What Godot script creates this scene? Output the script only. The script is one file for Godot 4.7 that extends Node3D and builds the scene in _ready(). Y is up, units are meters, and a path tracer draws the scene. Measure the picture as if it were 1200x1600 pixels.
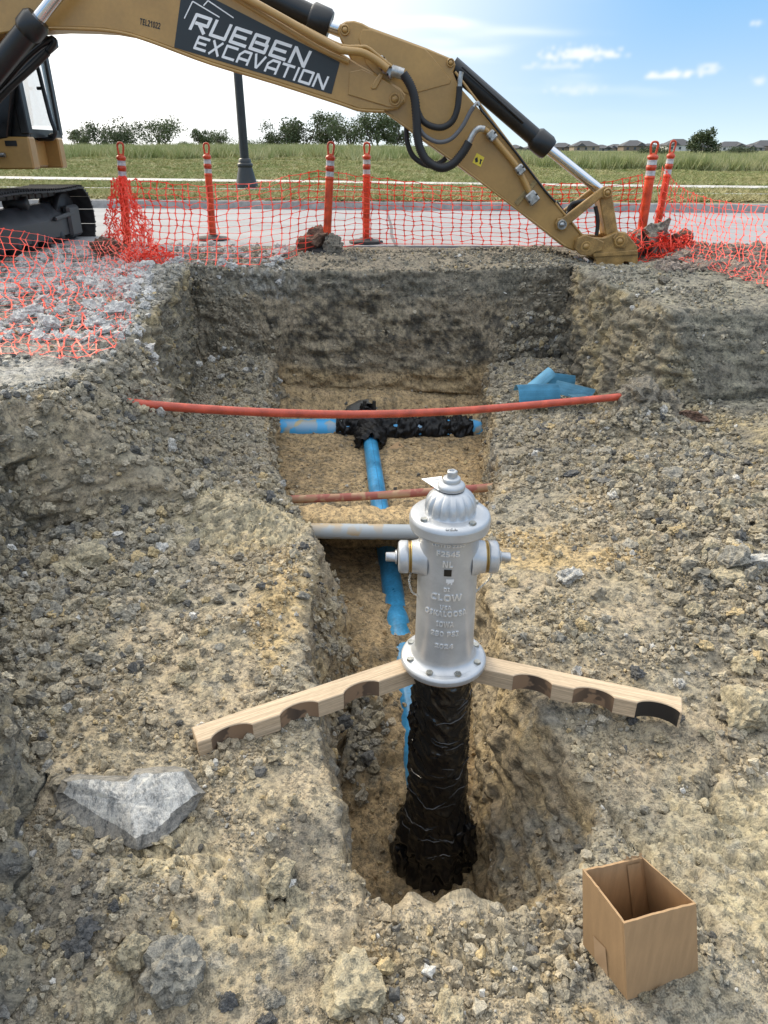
extends Node3D
# World: y = 0 is the street level, the camera stands at x = 0, z = 0; "d" below is the distance ahead of it (d = -z).
const PITCH := 0.47037
const FOC := 1111.0
const CAM_Y := 1.0
var mats := {}
var used := {}
var rng := RandomNumberGenerator.new()
var n1 := FastNoiseLite.new()
var n2 := FastNoiseLite.new()
var n3 := FastNoiseLite.new()
var cel := FastNoiseLite.new()
var crk := FastNoiseLite.new()
var tex_soil: ImageTexture
var tex_soil_h: ImageTexture
var tex_mottle: ImageTexture
var tex_paint: ImageTexture
var tex_grain: ImageTexture
# ---- ground grid
var NR := 0
var NC := 0
var gp := PackedVector3Array()
var gn := PackedVector3Array()
var gc := PackedColorArray()
var gseg := PackedInt32Array()
var gds := PackedFloat32Array()

# ------------------------------------------------------------------ pixel rays of the 1200 x 1600 photograph
func ray(px: float, py: float) -> Vector3:
	var u := (px - 600.0) / FOC
	var v := (py - 800.0) / FOC
	return Vector3(u, -sin(PITCH) - v * cos(PITCH), -cos(PITCH) + v * sin(PITCH))
func at_d(px: float, py: float, d: float) -> Vector3:
	var r := ray(px, py)
	return Vector3(0, CAM_Y, 0) + r * (d / -r.z)
func at_y(px: float, py: float, y: float) -> Vector3:
	var r := ray(px, py)
	return Vector3(0, CAM_Y, 0) + r * ((y - CAM_Y) / r.y)

# ------------------------------------------------------------------ materials
func lin(r: float, g: float, b: float) -> Color:
	return Color(r, g, b).linear_to_srgb()
func mat(key: String, c: Color, rough := 0.6, metal := 0.0, mottle := 0.0, scale := 3.0) -> StandardMaterial3D:
	if mats.has(key):
		return mats[key]
	var m := StandardMaterial3D.new()
	m.albedo_color = c
	m.roughness = rough
	m.metallic = metal
	if mottle > 0.0:
		m.albedo_texture = tex_mottle if mottle > 0.6 else tex_paint
		m.roughness_texture = m.albedo_texture
		m.uv1_triplanar = true
		m.uv1_scale = Vector3.ONE * scale
	mats[key] = m
	return m

# ------------------------------------------------------------------ naming and the tree of things
func numbered(called: String) -> String:
	if not used.has(called):
		used[called] = 0
		return called
	used[called] += 1
	return "%s_%03d" % [called, used[called]]
func tag(o: Node3D, label: String, category: String, group := "") -> void:
	o.set_meta("label", label)
	o.set_meta("category", category)
	if group != "":
		o.set_meta("group", group)
func thing(called: String, label: String, category: String, at := Vector3.ZERO, group := "") -> Node3D:
	var o := Node3D.new()
	o.name = numbered(called)
	add_child(o)
	o.position = at
	tag(o, label, category, group)
	return o
func commit(st: SurfaceTool) -> ArrayMesh:
	st.generate_normals()
	return st.commit()
# a mesh in its parent's own axes
func obj(called: String, mesh: Mesh, m: Material, parent: Node3D = self, at := Vector3.ZERO) -> MeshInstance3D:
	var o := MeshInstance3D.new()
	o.name = numbered(called) if parent == self else called
	o.mesh = mesh
	o.material_override = m
	parent.add_child(o, true)
	o.position = at
	return o
# a mesh given in world axes, under a thing that is moved but not turned
func part(called: String, st: SurfaceTool, m: Material, parent: Node3D) -> MeshInstance3D:
	var off := Vector3.ZERO
	var p: Node = parent
	while p != self:
		off -= (p as Node3D).position
		p = p.get_parent()
	return obj(called, commit(st), m, parent, off)
func struct(called: String, mesh: Mesh, m: Material) -> MeshInstance3D:
	var o := obj(called, mesh, m)
	o.set_meta("kind", "structure")
	return o

# ------------------------------------------------------------------ shapes
func new_st(flat := false) -> SurfaceTool:
	var st := SurfaceTool.new()
	st.begin(Mesh.PRIMITIVE_TRIANGLES)
	st.set_smooth_group(-1 if flat else 0)
	return st
func tri(st: SurfaceTool, a: Vector3, b: Vector3, c: Vector3) -> void:
	st.add_vertex(a); st.add_vertex(b); st.add_vertex(c)
func quad(st: SurfaceTool, a: Vector3, b: Vector3, c: Vector3, d: Vector3) -> void:
	st.add_vertex(a); st.add_vertex(b); st.add_vertex(c)
	st.add_vertex(a); st.add_vertex(c); st.add_vertex(d)
# box with chamfered edges, in the frame t
func box(st: SurfaceTool, t: Transform3D, s: Vector3, ch := 0.006) -> void:
	st.set_smooth_group(-1)
	var h := s * 0.5
	ch = min(ch, min(h.x, min(h.y, h.z)) * 0.6)
	var pts := {}
	for i in 8:
		var sx := 1.0 if i & 1 else -1.0
		var sy := 1.0 if i & 2 else -1.0
		var sz := 1.0 if i & 4 else -1.0
		pts[i] = [t * Vector3(sx * h.x, sy * (h.y - ch), sz * (h.z - ch)), t * Vector3(sx * (h.x - ch), sy * h.y, sz * (h.z - ch)), t * Vector3(sx * (h.x - ch), sy * (h.y - ch), sz * h.z)]
	var faces := [[0, [1, 5, 7, 3]], [0, [0, 2, 6, 4]], [1, [2, 3, 7, 6]], [1, [0, 4, 5, 1]], [2, [4, 6, 7, 5]], [2, [0, 1, 3, 2]]]
	for f in faces:
		var a: int = f[0]
		var q: Array = f[1]
		quad(st, pts[q[0]][a], pts[q[1]][a], pts[q[2]][a], pts[q[3]][a])
	for e in [[0, 1, 1, 2], [2, 3, 1, 2], [4, 5, 1, 2], [6, 7, 1, 2], [0, 2, 0, 2], [1, 3, 0, 2], [4, 6, 0, 2], [5, 7, 0, 2], [0, 4, 0, 1], [1, 5, 0, 1], [2, 6, 0, 1], [3, 7, 0, 1]]:
		quad(st, pts[e[0]][e[2]], pts[e[1]][e[2]], pts[e[1]][e[3]], pts[e[0]][e[3]])
	for i in 8:
		tri(st, pts[i][0], pts[i][1], pts[i][2])
func bar(st: SurfaceTool, a: Vector3, b: Vector3, w: float, h: float, up := Vector3.UP, ch := 0.006) -> void:
	var x := (b - a).normalized()
	var z := x.cross(up).normalized()
	var y := z.cross(x)
	box(st, Transform3D(Basis(x, y, z), (a + b) * 0.5), Vector3(a.distance_to(b), h, w), ch)
func ring_frame(dir: Vector3) -> Array:
	var u := dir.cross(Vector3.UP)
	if u.length() < 0.1:
		u = dir.cross(Vector3.RIGHT)
	u = u.normalized()
	return [u, u.cross(dir).normalized()]
# a tube along points; radii may be one number or an array
func tube(st: SurfaceTool, pts: Array, radius, sides := 10, caps := true) -> void:
	st.set_smooth_group(0)
	var rings := []
	var n := pts.size()
	var u := Vector3.ZERO
	for i in n:
		var d: Vector3 = ((pts[min(i + 1, n - 1)] as Vector3) - (pts[max(i - 1, 0)] as Vector3)).normalized()
		if i == 0:
			u = ring_frame(d)[0]
		else:
			u = (u - d * u.dot(d)).normalized()
		var v := u.cross(d)
		var r: float = radius[i] if radius is Array else radius
		var ring := []
		for k in sides:
			var a := TAU * k / sides
			ring.append(pts[i] + (u * cos(a) + v * sin(a)) * r)
		rings.append(ring)
	for i in n - 1:
		for k in sides:
			var k2 := (k + 1) % sides
			quad(st, rings[i][k], rings[i][k2], rings[i + 1][k2], rings[i + 1][k])
	if caps:
		st.set_smooth_group(-1)
		for k in range(1, sides - 1):
			tri(st, rings[0][0], rings[0][k + 1], rings[0][k])
			tri(st, rings[n - 1][0], rings[n - 1][k], rings[n - 1][k + 1])
		st.set_smooth_group(0)
func smooth_path(p: Array, steps := 6) -> Array:
	var out := []
	for i in p.size() - 1:
		var a: Vector3 = p[max(i - 1, 0)]
		var b: Vector3 = p[i]
		var c: Vector3 = p[i + 1]
		var e: Vector3 = p[min(i + 2, p.size() - 1)]
		for k in steps:
			out.append(b.cubic_interpolate(c, a, e, float(k) / steps))
	out.append(p[p.size() - 1])
	return out
# profile: [[r, y], ...] turned round the y axis of t; a repeated point makes a crease
func lathe(st: SurfaceTool, prof: Array, t: Transform3D, seg := 24, wob = null) -> void:
	var grp := 1
	for i in prof.size() - 1:
		st.set_smooth_group(grp)
		if prof[i] == prof[i + 1]:
			grp += 1
			continue
		for k in seg:
			var q := []
			for e in [[i, k], [i, k + 1], [i + 1, k + 1], [i + 1, k]]:
				var a: float = TAU * (e[1] % seg) / seg
				var r: float = prof[e[0]][0]
				var y: float = prof[e[0]][1]
				if wob != null:
					r += wob.call(a, y)
				q.append(t * Vector3(r * sin(a), y, r * cos(a)))
			quad(st, q[0], q[1], q[2], q[3])
# polygon in the x-y plane pushed from z0 to z1, chamfered
func prism(st: SurfaceTool, poly: PackedVector2Array, z0: float, z1: float, t := Transform3D.IDENTITY, ch := 0.008) -> void:
	st.set_smooth_group(-1)
	if not Geometry2D.is_polygon_clockwise(poly):
		poly = poly.duplicate()
		poly.reverse()
	var n := poly.size()
	var ins := PackedVector2Array()
	for i in n:
		var a := (poly[i] - poly[(i + n - 1) % n]).normalized()
		var b := (poly[(i + 1) % n] - poly[i]).normalized()
		var na := Vector2(a.y, -a.x)
		var nb := Vector2(b.y, -b.x)
		var m := (na + nb)
		m = m / max(m.length_squared() * 0.5, 0.25)
		ins.append(poly[i] + m * ch)
	# inwards for either winding
	var area_a := 0.0
	var area_b := 0.0
	for i in n:
		area_a += poly[i].cross(poly[(i + 1) % n])
		area_b += ins[i].cross(ins[(i + 1) % n])
	if absf(area_b) > absf(area_a):
		for i in n:
			ins[i] = poly[i] * 2.0 - ins[i]
	var idx := Geometry2D.triangulate_polygon(ins)
	for k in range(0, idx.size(), 3):
		var a := ins[idx[k]]
		var b := ins[idx[k + 1]]
		var c := ins[idx[k + 2]]
		tri(st, t * Vector3(a.x, a.y, z1), t * Vector3(b.x, b.y, z1), t * Vector3(c.x, c.y, z1))
		tri(st, t * Vector3(a.x, a.y, z0), t * Vector3(c.x, c.y, z0), t * Vector3(b.x, b.y, z0))
	for i in n:
		var j := (i + 1) % n
		var p := poly[i]
		var q := poly[j]
		quad(st, t * Vector3(p.x, p.y, z0 + ch), t * Vector3(p.x, p.y, z1 - ch), t * Vector3(q.x, q.y, z1 - ch), t * Vector3(q.x, q.y, z0 + ch))
		quad(st, t * Vector3(p.x, p.y, z1 - ch), t * Vector3(ins[i].x, ins[i].y, z1), t * Vector3(ins[j].x, ins[j].y, z1), t * Vector3(q.x, q.y, z1 - ch))
		quad(st, t * Vector3(p.x, p.y, z0 + ch), t * Vector3(q.x, q.y, z0 + ch), t * Vector3(ins[j].x, ins[j].y, z0), t * Vector3(ins[i].x, ins[i].y, z0))
func ico(sub: int) -> Array:
	var g := (1.0 + sqrt(5.0)) / 2.0
	var v := []
	for p in [[-1, g, 0], [1, g, 0], [-1, -g, 0], [1, -g, 0], [0, -1, g], [0, 1, g], [0, -1, -g], [0, 1, -g], [g, 0, -1], [g, 0, 1], [-g, 0, -1], [-g, 0, 1]]:
		v.append(Vector3(p[0], p[1], p[2]).normalized())
	var f := [[0, 11, 5], [0, 5, 1], [0, 1, 7], [0, 7, 10], [0, 10, 11], [1, 5, 9], [5, 11, 4], [11, 10, 2], [10, 7, 6], [7, 1, 8], [3, 9, 4], [3, 4, 2], [3, 2, 6], [3, 6, 8], [3, 8, 9], [4, 9, 5], [2, 4, 11], [6, 2, 10], [8, 6, 7], [9, 8, 1]]
	for s in sub:
		var nf := []
		var mid := {}
		for t in f:
			var m := []
			for e in [[t[0], t[1]], [t[1], t[2]], [t[2], t[0]]]:
				var key := Vector2i(min(e[0], e[1]), max(e[0], e[1]))
				if not mid.has(key):
					mid[key] = v.size()
					v.append(((v[e[0]] + v[e[1]]) as Vector3).normalized())
				m.append(mid[key])
			nf.append_array([[t[0], m[0], m[2]], [t[1], m[1], m[0]], [t[2], m[2], m[1]], m])
		f = nf
	return [v, f]
# a broken lump: a ball cut by random planes, then roughened; about 1 across
func rock_mesh(sd: int, sub: int, cuts: int, rough: float, flat := true) -> ArrayMesh:
	var r := RandomNumberGenerator.new()
	r.seed = sd
	var g := ico(sub)
	var v: Array = g[0]
	var scl := Vector3(r.randf_range(0.8, 1.2), r.randf_range(0.62, 0.95), r.randf_range(0.75, 1.05))
	for k in v.size():
		v[k] = v[k] * 0.62
	for c in cuts:
		var nrm := Vector3(r.randfn(), r.randfn(), r.randfn()).normalized()
		var off := r.randf_range(0.28, 0.50)
		for k in v.size():
			var over: float = v[k].dot(nrm) - off
			if over > 0:
				v[k] = v[k] - nrm * over
	for k in v.size():
		var p: Vector3 = v[k]
		var e := n2.get_noise_3d(p.x * 3 + sd * 7.1, p.y * 3, p.z * 3) * rough + n3.get_noise_3d(p.x * 2 + sd, p.y * 2, p.z * 2) * rough * 0.5
		v[k] = p * (1.0 + e) * scl
	var st := new_st(flat)
	for t in g[1]:
		tri(st, v[t[0]], v[t[2]], v[t[1]])
	return commit(st)

# ------------------------------------------------------------------ computed textures
func noise(sd: int, f: float, oct := 1, kind := FastNoiseLite.TYPE_SIMPLEX_SMOOTH) -> FastNoiseLite:
	var n := FastNoiseLite.new()
	n.seed = sd
	n.noise_type = kind
	n.frequency = f
	n.fractal_type = FastNoiseLite.FRACTAL_FBM if oct > 1 else FastNoiseLite.FRACTAL_NONE
	n.fractal_octaves = oct
	return n
func img_data(n: FastNoiseLite, w: int) -> PackedByteArray:
	var im := n.get_seamless_image(w, w, false, false, 0.15)
	im.convert(Image.FORMAT_L8)
	return im.get_data()
func to_tex(data: PackedByteArray, w: int, fmt: int) -> ImageTexture:
	return ImageTexture.create_from_image(Image.create_from_data(w, w, false, fmt, data))
func make_textures() -> void:
	var w := 1024
	var c1 := noise(11, 0.035, 1, FastNoiseLite.TYPE_CELLULAR)
	c1.cellular_return_type = FastNoiseLite.RETURN_DISTANCE
	var c2 := noise(12, 0.035, 1, FastNoiseLite.TYPE_CELLULAR)
	c2.seed = 11
	c2.cellular_return_type = FastNoiseLite.RETURN_CELL_VALUE
	var c3 := noise(13, 0.09, 1, FastNoiseLite.TYPE_CELLULAR)
	c3.cellular_return_type = FastNoiseLite.RETURN_CELL_VALUE
	var d1 := img_data(c1, w)
	var d2 := img_data(c2, w)
	var d3 := img_data(c3, w)
	var f1 := img_data(noise(14, 0.012, 5), w)
	var f2 := img_data(noise(15, 0.12, 3), w)
	var al := PackedByteArray()
	al.resize(w * w * 3)
	var he := PackedByteArray()
	he.resize(w * w)
	for i in w * w:
		var peb := clampf(1.35 - d1[i] / 110.0, 0.0, 1.0)
		var v := 0.83 + (d2[i] - 128) * 0.0011 * peb + (d3[i] - 128) * 0.0014 + (f1[i] - 128) * 0.0026 + (f2[i] - 128) * 0.0022
		var warm := (f1[i] - 128) * 0.00014 + (d3[i] - 128) * 0.00012
		v = clampf(v, 0.30, 1.0)
		al[i * 3] = int(clampf((v + warm) * 255.0, 0, 255))
		al[i * 3 + 1] = int(v * 255.0)
		al[i * 3 + 2] = int(clampf((v - warm) * 255.0, 0, 255))
		he[i] = int(clampf(peb * 90.0 + f1[i] * 0.28 + f2[i] * 0.3 + d3[i] * 0.08, 0, 255))
	tex_soil = to_tex(al, w, Image.FORMAT_RGB8)
	tex_soil_h = to_tex(he, w, Image.FORMAT_L8)
	w = 512
	var m1 := img_data(noise(21, 0.008, 5), w)
	var m2 := img_data(noise(22, 0.08, 3), w)
	var mo := PackedByteArray()
	mo.resize(w * w)
	for i in w * w:
		mo[i] = int(clampf(214.0 + (m1[i] - 128) * 0.36 + (m2[i] - 128) * 0.22, 0, 255))
	tex_mottle = to_tex(mo, w, Image.FORMAT_L8)
	for i in w * w:
		mo[i] = int(clampf(240.0 + (m1[i] - 128) * 0.12 + (m2[i] - 128) * 0.05, 0, 255))
	tex_paint = to_tex(mo, w, Image.FORMAT_L8)
	# long grain: the noise is sampled far more finely across than along
	var gi := noise(31, 0.05, 4)
	var gr := PackedByteArray()
	gr.resize(w * w)
	for y in w:
		for x in w:
			var a := TAU * x / w
			var nn := gi.get_noise_3d(cos(a) * 14.0, sin(a) * 14.0, y * 2.2)
			gr[y * w + x] = int(clampf(222.0 + nn * 48.0 + (m2[y * w + x] - 128) * 0.10, 0, 255))
	tex_grain = to_tex(gr, w, Image.FORMAT_L8)

# ------------------------------------------------------------------ sky
const SUN_AZ := -46.0
const SUN_EL := 33.0
func make_sky() -> Sky:
	var w := 2048
	var h := 1024
	var data := PackedFloat32Array()
	data.resize(w * h * 3)
	var cn := noise(71, 1.0, 5)
	var cs := noise(72, 1.0, 4)
	var sun := Vector3(sin(deg_to_rad(SUN_AZ)) * cos(deg_to_rad(SUN_EL)), sin(deg_to_rad(SUN_EL)), -cos(deg_to_rad(SUN_AZ)) * cos(deg_to_rad(SUN_EL)))
	# fair-weather puffs: azimuth, elevation, half width, half height (degrees), strength
	var puffs := [[13.2, 5.6, 3.0, 0.55, 0.75], [11.5, 5.0, 2.2, 0.35, 0.4], [19.0, 4.35, 1.9, 0.42, 0.8], [21.2, 4.5, 1.0, 0.4, 0.55], [24.3, 3.9, 0.9, 0.3, 0.5], [23.6, 6.9, 0.45, 0.22, 0.7], [26.0, 4.6, 0.7, 0.2, 0.35], [13.0, 3.6, 2.2, 0.4, 0.3], [-40, 9, 6, 1.2, 0.5], [52, 7, 5, 1.0, 0.6], [70, 5, 4, 0.6, 0.6], [120, 8, 6, 1.1, 0.6], [-110, 7, 5, 0.9, 0.6], [170, 6, 6, 0.9, 0.6], [-150, 9, 5, 1.0, 0.5]]
	for y in h:
		var el := (0.5 - (y + 0.5) / h) * 180.0
		var e := maxf(el, 0.0)
		var ce := cos(deg_to_rad(el))
		var se := sin(deg_to_rad(el))
		var up := 1.0 - exp(-e / 6.5)
		for x in w:
			var az := wrapf((x + 0.5) / w * 360.0, -180.0, 180.0)
			var i := (y * w + x) * 3
			if el < -3.0:
				data[i] = 0.30; data[i + 1] = 0.28; data[i + 2] = 0.24
				continue
			var ra := deg_to_rad(az)
			var dir := Vector3(sin(ra) * ce, se, -cos(ra) * ce)
			var cosg := dir.dot(sun)
			var ang := acos(clampf(cosg, -1, 1)) * 57.3
			# clear air: pale at the horizon, blue above
			var r := lerpf(0.50, 0.075, up)
			var g := lerpf(0.60, 0.27, up)
			var b := lerpf(0.62, 0.56, up)
			# bright veil of thin cloud round the hidden sun
			var veil := smoothstep(66.0, 37.0, ang)
			var wx := dir.x / (dir.y + 0.16)
			var wz := dir.z / (dir.y + 0.16)
			var st := cs.get_noise_2d(wx * 0.55 + 3.0, wz * 1.3)
			var wisp := smoothstep(0.02, 0.5, st + (0.25 - ang / 260.0)) * smoothstep(1.0, 7.0, el)
			var f := clampf(veil + wisp * 0.45, 0.0, 1.0)
			# added sheet of thin cloud overhead, out of view, to fill in neutral light
			f = maxf(f, 0.72 * smoothstep(9.0, 26.0, el) * (0.8 + 0.5 * st))
			var bright := 0.78 + 0.85 * exp(-pow(ang / 30.0, 2.0)) + 0.55 * smoothstep(12.0, 60.0, el)  # last term brightens the added overhead sheet to lift light in the trench
			r = lerpf(r, bright, f)
			g = lerpf(g, bright * 0.985, f)
			b = lerpf(b, bright * 0.95, f)
			if el < 14.0 and el > 0.5:
				for p in puffs:
					var dx: float = (az - p[0]) / p[2]
					if absf(dx) > 1.6:
						continue
					var dy: float = (el - p[1]) / p[3]
					if dy < 0:
						dy *= 1.9
					var q := 1.0 - dx * dx - dy * dy + cn.get_noise_2d(az * 1.1, el * 2.4) * 1.5
					var k: float = smoothstep(0.1, 0.9, q) * p[4]
					r = lerpf(r, 0.68, k); g = lerpf(g, 0.67, k); b = lerpf(b, 0.66, k)
			data[i] = r; data[i + 1] = g; data[i + 2] = b
	var im := Image.create_from_data(w, h, false, Image.FORMAT_RGBF, data.to_byte_array())
	var pm := PanoramaSkyMaterial.new()
	pm.panorama = ImageTexture.create_from_image(im)
	var sky := Sky.new()
	sky.sky_material = pm
	return sky

# ------------------------------------------------------------------ the dug ground
# cross sections: distance, then eight points (x, y): bank lip, bank foot, trench lip, trench foot | trench foot, trench lip, bank foot, bank lip, then the height of the far left and far right ground
func sections() -> Array:
	return [
		[-60.0, -1.2, 0, -0.9, 0, -0.2, 0, -0.1, 0, 0.3, 0, 0.5, 0, 2.4, 0, 3.5, 0, -0.1, 0],
		[-2.9, -1.2, 0, -0.9, 0, -0.2, 0, -0.1, 0, 0.3, 0, 0.5, 0, 2.4, 0, 3.5, 0, -0.1, 0],
		[-2.0, -1.1, 0, -0.8, -0.6, -0.2, -0.63, -0.1, -0.63, 0.3, -0.63, 0.5, -0.63, 2.4, -0.5, 3.8, -0.15, -0.1, -0.1],
		[0.3, -0.94, -0.02, -0.72, -0.62, -0.1, -0.66, 0, -0.66, 0.35, -0.66, 0.5, -0.66, 2.2, -0.5, 3.8, -0.2, -0.1, -0.1],
		[1.0, -1.0, 0, -0.84, -0.62, -0.07, -0.66, 0.04, -0.668, 0.36, -0.665, 0.5, -0.655, 2.2, -0.52, 3.8, -0.2, -0.1, -0.15],
		[1.13, -1.05, 0, -0.89, -0.62, -0.06, -0.665, 0.02, -0.70, 0.37, -0.69, 0.5, -0.66, 2.2, -0.53, 3.8, -0.2, -0.1, -0.15],
		[1.22, -1.09, 0, -0.93, -0.62, -0.10, -0.66, -0.07, -1.66, 0.32, -1.66, 0.52, -0.70, 2.2, -0.53, 3.8, -0.22, -0.1, -0.18],
		[1.5, -1.22, 0, -1.06, -0.62, -0.16, -0.65, -0.14, -1.64, 0.33, -1.64, 0.65, -0.76, 2.2, -0.54, 3.8, -0.22, -0.1, -0.18],
		[1.62, -1.32, 0, -1.15, -0.62, -0.18, -0.65, -0.17, -1.62, 0.34, -1.62, 0.63, -0.75, 2.2, -0.54, 3.8, -0.22, -0.1, -0.18],
		[1.85, -1.55, 0, -1.36, -0.61, -0.25, -0.65, -0.24, -1.56, 0.37, -1.56, 0.54, -0.70, 2.2, -0.55, 3.7, -0.22, -0.1, -0.2],
		[2.1, -1.66, 0, -1.50, -0.61, -0.3, -0.65, -0.27, -1.53, 0.39, -1.54, 0.48, -0.66, 2.2, -0.56, 3.7, -0.23, -0.1, -0.2],
		[2.4, -1.76, 0, -1.62, -0.61, -0.34, -0.67, -0.20, -1.47, 0.42, -1.48, 0.46, -0.66, 2.2, -0.58, 3.6, -0.25, -0.1, -0.22],
		[2.9, -1.82, 0, -1.72, -0.61, -0.36, -0.73, -0.16, -1.41, 0.43, -1.43, 0.5, -0.70, 2.2, -0.60, 3.6, -0.3, -0.1, -0.25],
		[3.3, -1.64, -0.02, -1.02, -0.60, -0.40, -0.78, -0.22, -1.40, 0.45, -1.415, 0.56, -0.76, 2.25, -0.64, 3.6, -0.35, -0.1, -0.3],
		[3.8, -1.50, -0.03, -0.98, -0.68, -0.62, -0.84, -0.52, -1.42, 0.55, -1.44, 0.66, -0.82, 2.3, -0.68, 3.6, -0.35, -0.1, -0.3],
		[4.3, -1.55, -0.01, -1.28, -0.83, -0.78, -0.89, -0.70, -1.46, 0.66, -1.46, 0.77, -0.88, 2.2, -0.72, 3.4, -0.4, -0.1, -0.35],
		[4.7, -1.60, 0, -1.60, -0.92, -0.85, -0.95, -0.80, -1.47, 0.74, -1.47, 0.82, -0.93, 2.0, -0.78, 2.6, -0.68, -0.1, -0.4],
		[5.06, -1.64, 0, -1.63, -0.95, -0.88, -0.97, -0.83, -1.475, 0.78, -1.475, 0.85, -0.95, 1.95, -0.82, 2.35, -0.66, -0.1, -0.36],
		[5.32, -1.68, 0, -1.70, -1.0, -0.96, -1.0, -0.91, -1.48, 0.84, -1.48, 0.91, -0.98, 1.92, -0.92, 2.12, -0.04, -0.1, -0.02],
		[6.2, -1.81, 0, -1.83, -1.03, -1.08, -1.03, -1.03, -1.49, 0.93, -1.49, 1.0, -1.01, 1.88, -0.98, 1.99, -0.03, -0.1, 0],
		[6.75, -1.89, 0, -1.91, -1.03, -1.14, -1.02, -1.08, -1.45, 1.0, -1.47, 1.06, -1.02, 1.85, -1.0, 1.92, -0.02, -0.08, 0],
		[7.15, -1.95, 0, -1.96, -1.0, -1.17, -0.98, -1.1, -1.16, 1.03, -1.27, 1.1, -1.0, 1.83, -1.0, 1.88, -0.02, -0.06, 0],
		[7.36, -1.97, -0.02, -1.98, -0.03, -1.40, -0.06, -0.80, -0.06, 0.70, -0.06, 1.40, -0.05, 1.83, -0.03, 1.89, -0.02, -0.06, 0],
		[7.9, -1.97, 0, -1.98, 0, -1.40, 0.0, -0.80, 0.0, 0.70, 0.0, 1.40, 0.0, 1.83, 0, 1.89, 0, -0.06, 0],
		[8.95, -1.97, -0.02, -1.98, -0.02, -1.40, -0.02, -0.80, -0.02, 0.70, -0.02, 1.40, -0.02, 1.83, -0.02, 1.89, -0.02, -0.04, -0.02],
		[9.6, -1.97, -0.08, -1.98, -0.08, -1.40, -0.08, -0.80, -0.08, 0.70, -0.08, 1.40, -0.08, 1.83, -0.08, 1.89, -0.08, -0.1, -0.08]]
func blob(x: float, d: float, cx: float, cd: float, rx: float, rd: float) -> float:
	var a := (x - cx) / rx
	var b := (d - cd) / rd
	return exp(-(a * a + b * b))
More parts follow.
